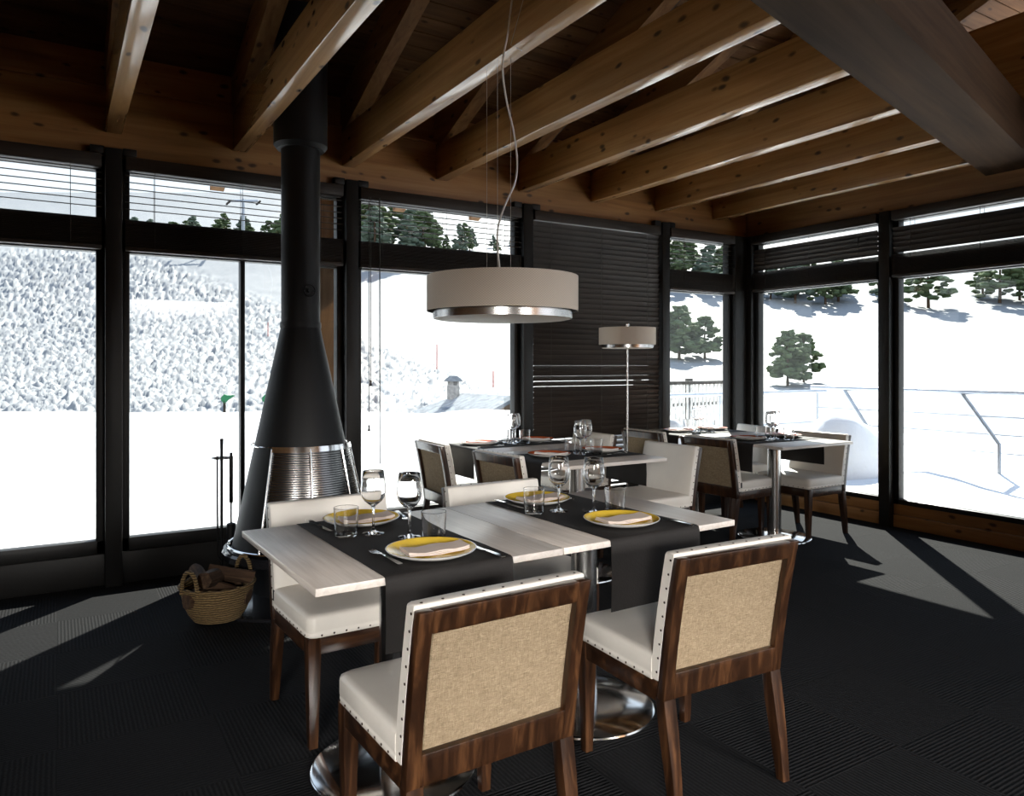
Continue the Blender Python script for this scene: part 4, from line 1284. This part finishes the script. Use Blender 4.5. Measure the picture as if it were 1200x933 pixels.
# ---- marker poles, lift tower, green flags
def pole(t, Z, h, label, mat="red", r=0.035):
    bm = bmesh.new(); tube(bm, [(0, 0, -0.3), (0, 0, h)], [r, r * 0.8], 8)
    o = tag(obj("marker_pole", bm, M[mat]), label, "pole", "piste marker poles"); o.location = hp(t, Z)
pole(U(512), 41.0, 1.45, "taller red piste pole above the left end of the hut roof")
pole(U(578), 34.0, 0.75, "short red piste pole above the right end of the hut roof")
pole(U(314), 57.0, 1.1, "red piste pole on the rough snow left of the fireplace")
lt = thing("ski_lift_tower", "pale lift tower on the crest in the upper left window", "lift tower", hp(U(285), 108))
bm = bmesh.new(); tube(bm, [(0, 0, -1), (0, 0, 7.6)], [0.28, 0.2], 10); obj("mast", bm, M["bluerail"], lt)
bm = bmesh.new(); tube(bm, [tuple(RT * -2.2 + Vector((0, 0, 7.3))), tuple(RT * 2.2 + Vector((0, 0, 7.3)))], 0.16, 8); obj("crossarm", bm, M["bluerail"], lt)
for s in (-2.2, 2.2):
    bm = bmesh.new(); q = RT * s; box(bm, q.x - 0.12, q.x + 0.12, q.y - 1.2, q.y + 1.2, 6.9, 7.15, 0.05); obj("sheave_train", bm, M["darkwood"], lt)
for (u, Z, lab) in ((263, 25.4, "green wing topped snow gun post at the left edge behind the glass"), (311, 25.6, "green canvas shape on the snow hidden partly by the fireplace")):
    f_ = thing("snow_marker", lab, "snow marker", tuple(at(u, 480, Z)))
    bm = bmesh.new(); tube(bm, [(0, 0, -0.5), (0, 0, 0.30)], 0.045, 8); obj("post", bm, M["darkwood"], f_)
    bm = bmesh.new()
    loft(bm, [[(c.x, c.y, c.z + dz) for dz, c in ((-a, RT * x + FW * -0.04), (a, RT * x + FW * -0.04), (a, RT * x + FW * 0.04), (-a, RT * x + FW * 0.04))] for x, a in ((-0.10, 0.05), (0.0, 0.16), (0.12, 0.08), (0.33, 0.02))])
    for v in bm.verts: v.co.z += 0.36 + 0.35 * max(0, v.co.dot(RT))
    obj("wing", bm, M["green"], f_, smooth=False)

# ---- timber outside the fireplace window
ts = thing("timber_post", "brown boarded timber post standing just outside the fireplace window", "post", (1.80, 5.62, 0))
bm = bmesh.new(); box(bm, -0.14, 0.125, -0.10, 0.10, 0, 2.95, 0.006); obj("boards", bm, M["timber"], ts)
bm = bmesh.new(); box(bm, -0.19, -0.142, -0.07, 0.07, 0, 2.95, 0.004); obj("edge_strip", bm, M["timber"], ts)

# ---- terrace fence, railing, covered furniture
def fence_line(p0, p1, n):
    d = (p1 - p0)
    return [p0 + d * (i / (n - 1)) for i in range(n)]
fa, fb = at(752, 480, 15.5), at(866, 478, 17.5)
fa.z = fb.z = 0.0
fn = thing("picket_fence", "pale picket fence with dark top rail beyond the narrow corner window", "fence", tuple(fa))
d = fb - fa; Ln = d.length; an = math.atan2(d.y, d.x); RM = Matrix.Rotation(an, 4, 'Z')
for i in range(26):
    x = Ln * i / 25
    bm = bmesh.new(); box(bm, x - 0.028, x + 0.028, -0.015, 0.015, -0.4, 0.90, 0.004, RM); obj("picket", bm, M["picket"], fn)
bm = bmesh.new(); box(bm, -0.1, Ln + 0.1, -0.05, 0.05, 0.90, 0.975, 0.006, RM); obj("top_rail", bm, M["darkwood"], fn)
bm = bmesh.new(); box(bm, -0.1, Ln + 0.1, 0.017, 0.06, 0.42, 0.50, 0.006, RM); obj("lower_rail", bm, M["darkwood"], fn)
for x in (0.0, Ln / 2, Ln):
    bm = bmesh.new(); box(bm, x - 0.07, x + 0.07, 0.062, 0.18, -0.5, 1.03, 0.01, RM); obj("fence_post", bm, M["darkwood"], fn)

rl = thing("terrace_railing", "galvanised terrace railing outside the corner window", "railing", (6.0, 7.6, 0))
bm = bmesh.new(); tube(bm, [(-0.3, 0, 0.905), (4.6, 0.0, 0.905)], 0.030, 10); obj("handrail", bm, M["bluerail"], rl)
bm = bmesh.new(); tube(bm, [(-0.3, 0, 0.42), (4.6, 0, 0.42)], 0.018, 8); obj("lower_rail", bm, M["bluerail"], rl)
for x in (-0.2, 2.2, 4.4):
    bm = bmesh.new(); tube(bm, [(x, 0, -0.3), (x, 0, 0.90)], 0.022, 8); obj("railing_post", bm, M["bluerail"], rl)
r2_ = thing("sloping_railing", "steel railing with slanted posts outside the right window", "railing", (8.9, 3.2, 0))
bm = bmesh.new(); tube(bm, [(0.0, -5.0, 1.02), (0.0, 3.4, 1.02)], 0.032, 10); obj("handrail", bm, M["bluerail"], r2_)
for y in (-4.6, -3.1, -1.6, -0.1, 1.4, 2.9):
    bm = bmesh.new(); tube(bm, [(0.0, y, 1.0), (-0.05, y - 0.42, 0.45), (-0.05, y - 0.42, -0.3)], 0.024, 8); obj("slanted_post", bm, M["bluerail"], r2_)
bm = bmesh.new()
for k in range(3): tube(bm, [(0.0, -5.0, 0.75 - 0.2 * k), (0.0, 3.4, 0.75 - 0.2 * k)], 0.008, 6)
obj("railing_cable", bm, M["bluerail"], r2_)
def mound(x, y, sx, sy, h, lab, mat="tarp", seed=0):
    bm = bmesh.new()
    rows = []
    for j in range(13):
        row = []
        for i in range(25):
            a = 2 * PI * i / 24; r = j / 12
            z = h * (1 - r ** 2.4) * (1 + 0.12 * noise.noise(Vector((math.cos(a) * r * 2, math.sin(a) * r * 2, seed))))
            row.append(bm.verts.new((sx * r * math.cos(a), sy * r * math.sin(a), z - 0.05)))
        rows.append(row)
    for a, b in zip(rows[:-1], rows[1:]):
        for i in range(24): bm.faces.new((a[i], a[i + 1], b[i + 1], b[i]))
    bmesh.ops.remove_doubles(bm, verts=bm.verts, dist=0.0005)
    o = tag(obj("covered_stack", bm, M[mat], angle=60), lab, "covered furniture", "tarpaulin covered terrace furniture"); o.location = (x, y, 0.0)
mound(5.75, 7.0, 0.42, 0.34, 0.70, "grey covered furniture stack behind the corner window's left half", seed=1)
mound(6.75, 7.15, 0.48, 0.36, 0.72, "grey covered furniture stack behind the corner window's right half", seed=4)
mound(7.85, 5.42, 0.85, 0.6, 0.80, "white covered furniture stack outside the right window", "snow", seed=9)

# ------------------------------------------------------------------ light
sun = bpy.data.lights.new("sun", 'SUN'); sun.energy = 8.5; sun.angle = math.radians(0.6); sun.color = (1.0, 0.95, 0.87)
so = bpy.data.objects.new("sun", sun); COL.objects.link(so)
el = math.radians(39)
sd = Vector((math.cos(el) * 0.70, math.cos(el) * 0.714, math.sin(el)))
so.rotation_euler = sd.to_track_quat('Z', 'Y').to_euler()
w = bpy.data.worlds.new("sky"); SC.world = w; w.use_nodes = True
nt = w.node_tree; bg = nt.nodes["Background"]
tc = N(nt, "ShaderNodeTexCoord"); sx = N(nt, "ShaderNodeSeparateXYZ"); nt.links.new(tc.outputs["Generated"], sx.inputs[0])
nt.links.new(ramp(nt, sx.outputs["Z"], [(0.0, (0.95, 0.97, 1.0)), (0.25, (0.80, 0.88, 1.0)), (1.0, (0.42, 0.60, 0.95))]), bg.inputs["Color"])
bg.inputs["Strength"].default_value = 0.75
# wide fills, not real fixtures, added behind the viewer to brighten the front chairs
for x, p in ((-2.7, 34), (2.1, 20)):
    al = bpy.data.lights.new("rear_fill_light", 'AREA'); al.shape = 'RECTANGLE'; al.size = 3.4; al.size_y = 1.2; al.energy = p; al.color = (1.0, 0.97, 0.93)
    ao = bpy.data.objects.new("rear_fill_light", al); COL.objects.link(ao); ao.location = (x, Y0 + 0.1, 1.95); al.spread = math.radians(29); ao.rotation_euler = (Vector((x, Y0 + 0.1, 1.95)) - Vector((1.35, 1.2, 0.0))).to_track_quat("Z", "Y").to_euler()

# ------------------------------------------------------------------ camera and view
cam = bpy.data.cameras.new("camera"); co = bpy.data.objects.new("camera", cam); COL.objects.link(co)
co.location = (0, 0, CAM_H); co.rotation_euler = (PI / 2, 0, -YAW)
cam.sensor_fit = 'HORIZONTAL'; cam.sensor_width = 36.0; cam.lens = 870.9 * 36.0 / 1200.0
cam.shift_x = (600 - 599) / 1200.0; cam.shift_y = -(466.5 - 428.1) / 1200.0
cam.clip_start = 0.05; cam.clip_end = 1000
SC.camera = co
SC.view_settings.view_transform = 'Standard'; SC.view_settings.look = 'None'
SC.view_settings.gamma = 1.0; SC.view_settings.use_curve_mapping = False
SC.view_settings.exposure = 1.05
SC.cycles.max_bounces = 24; SC.cycles.diffuse_bounces = 6; SC.cycles.transmission_bounces = 24; SC.cycles.transparent_max_bounces = 24
SC.cycles.caustics_reflective = False; SC.cycles.caustics_refractive = False
SC.cycles.use_denoising = True
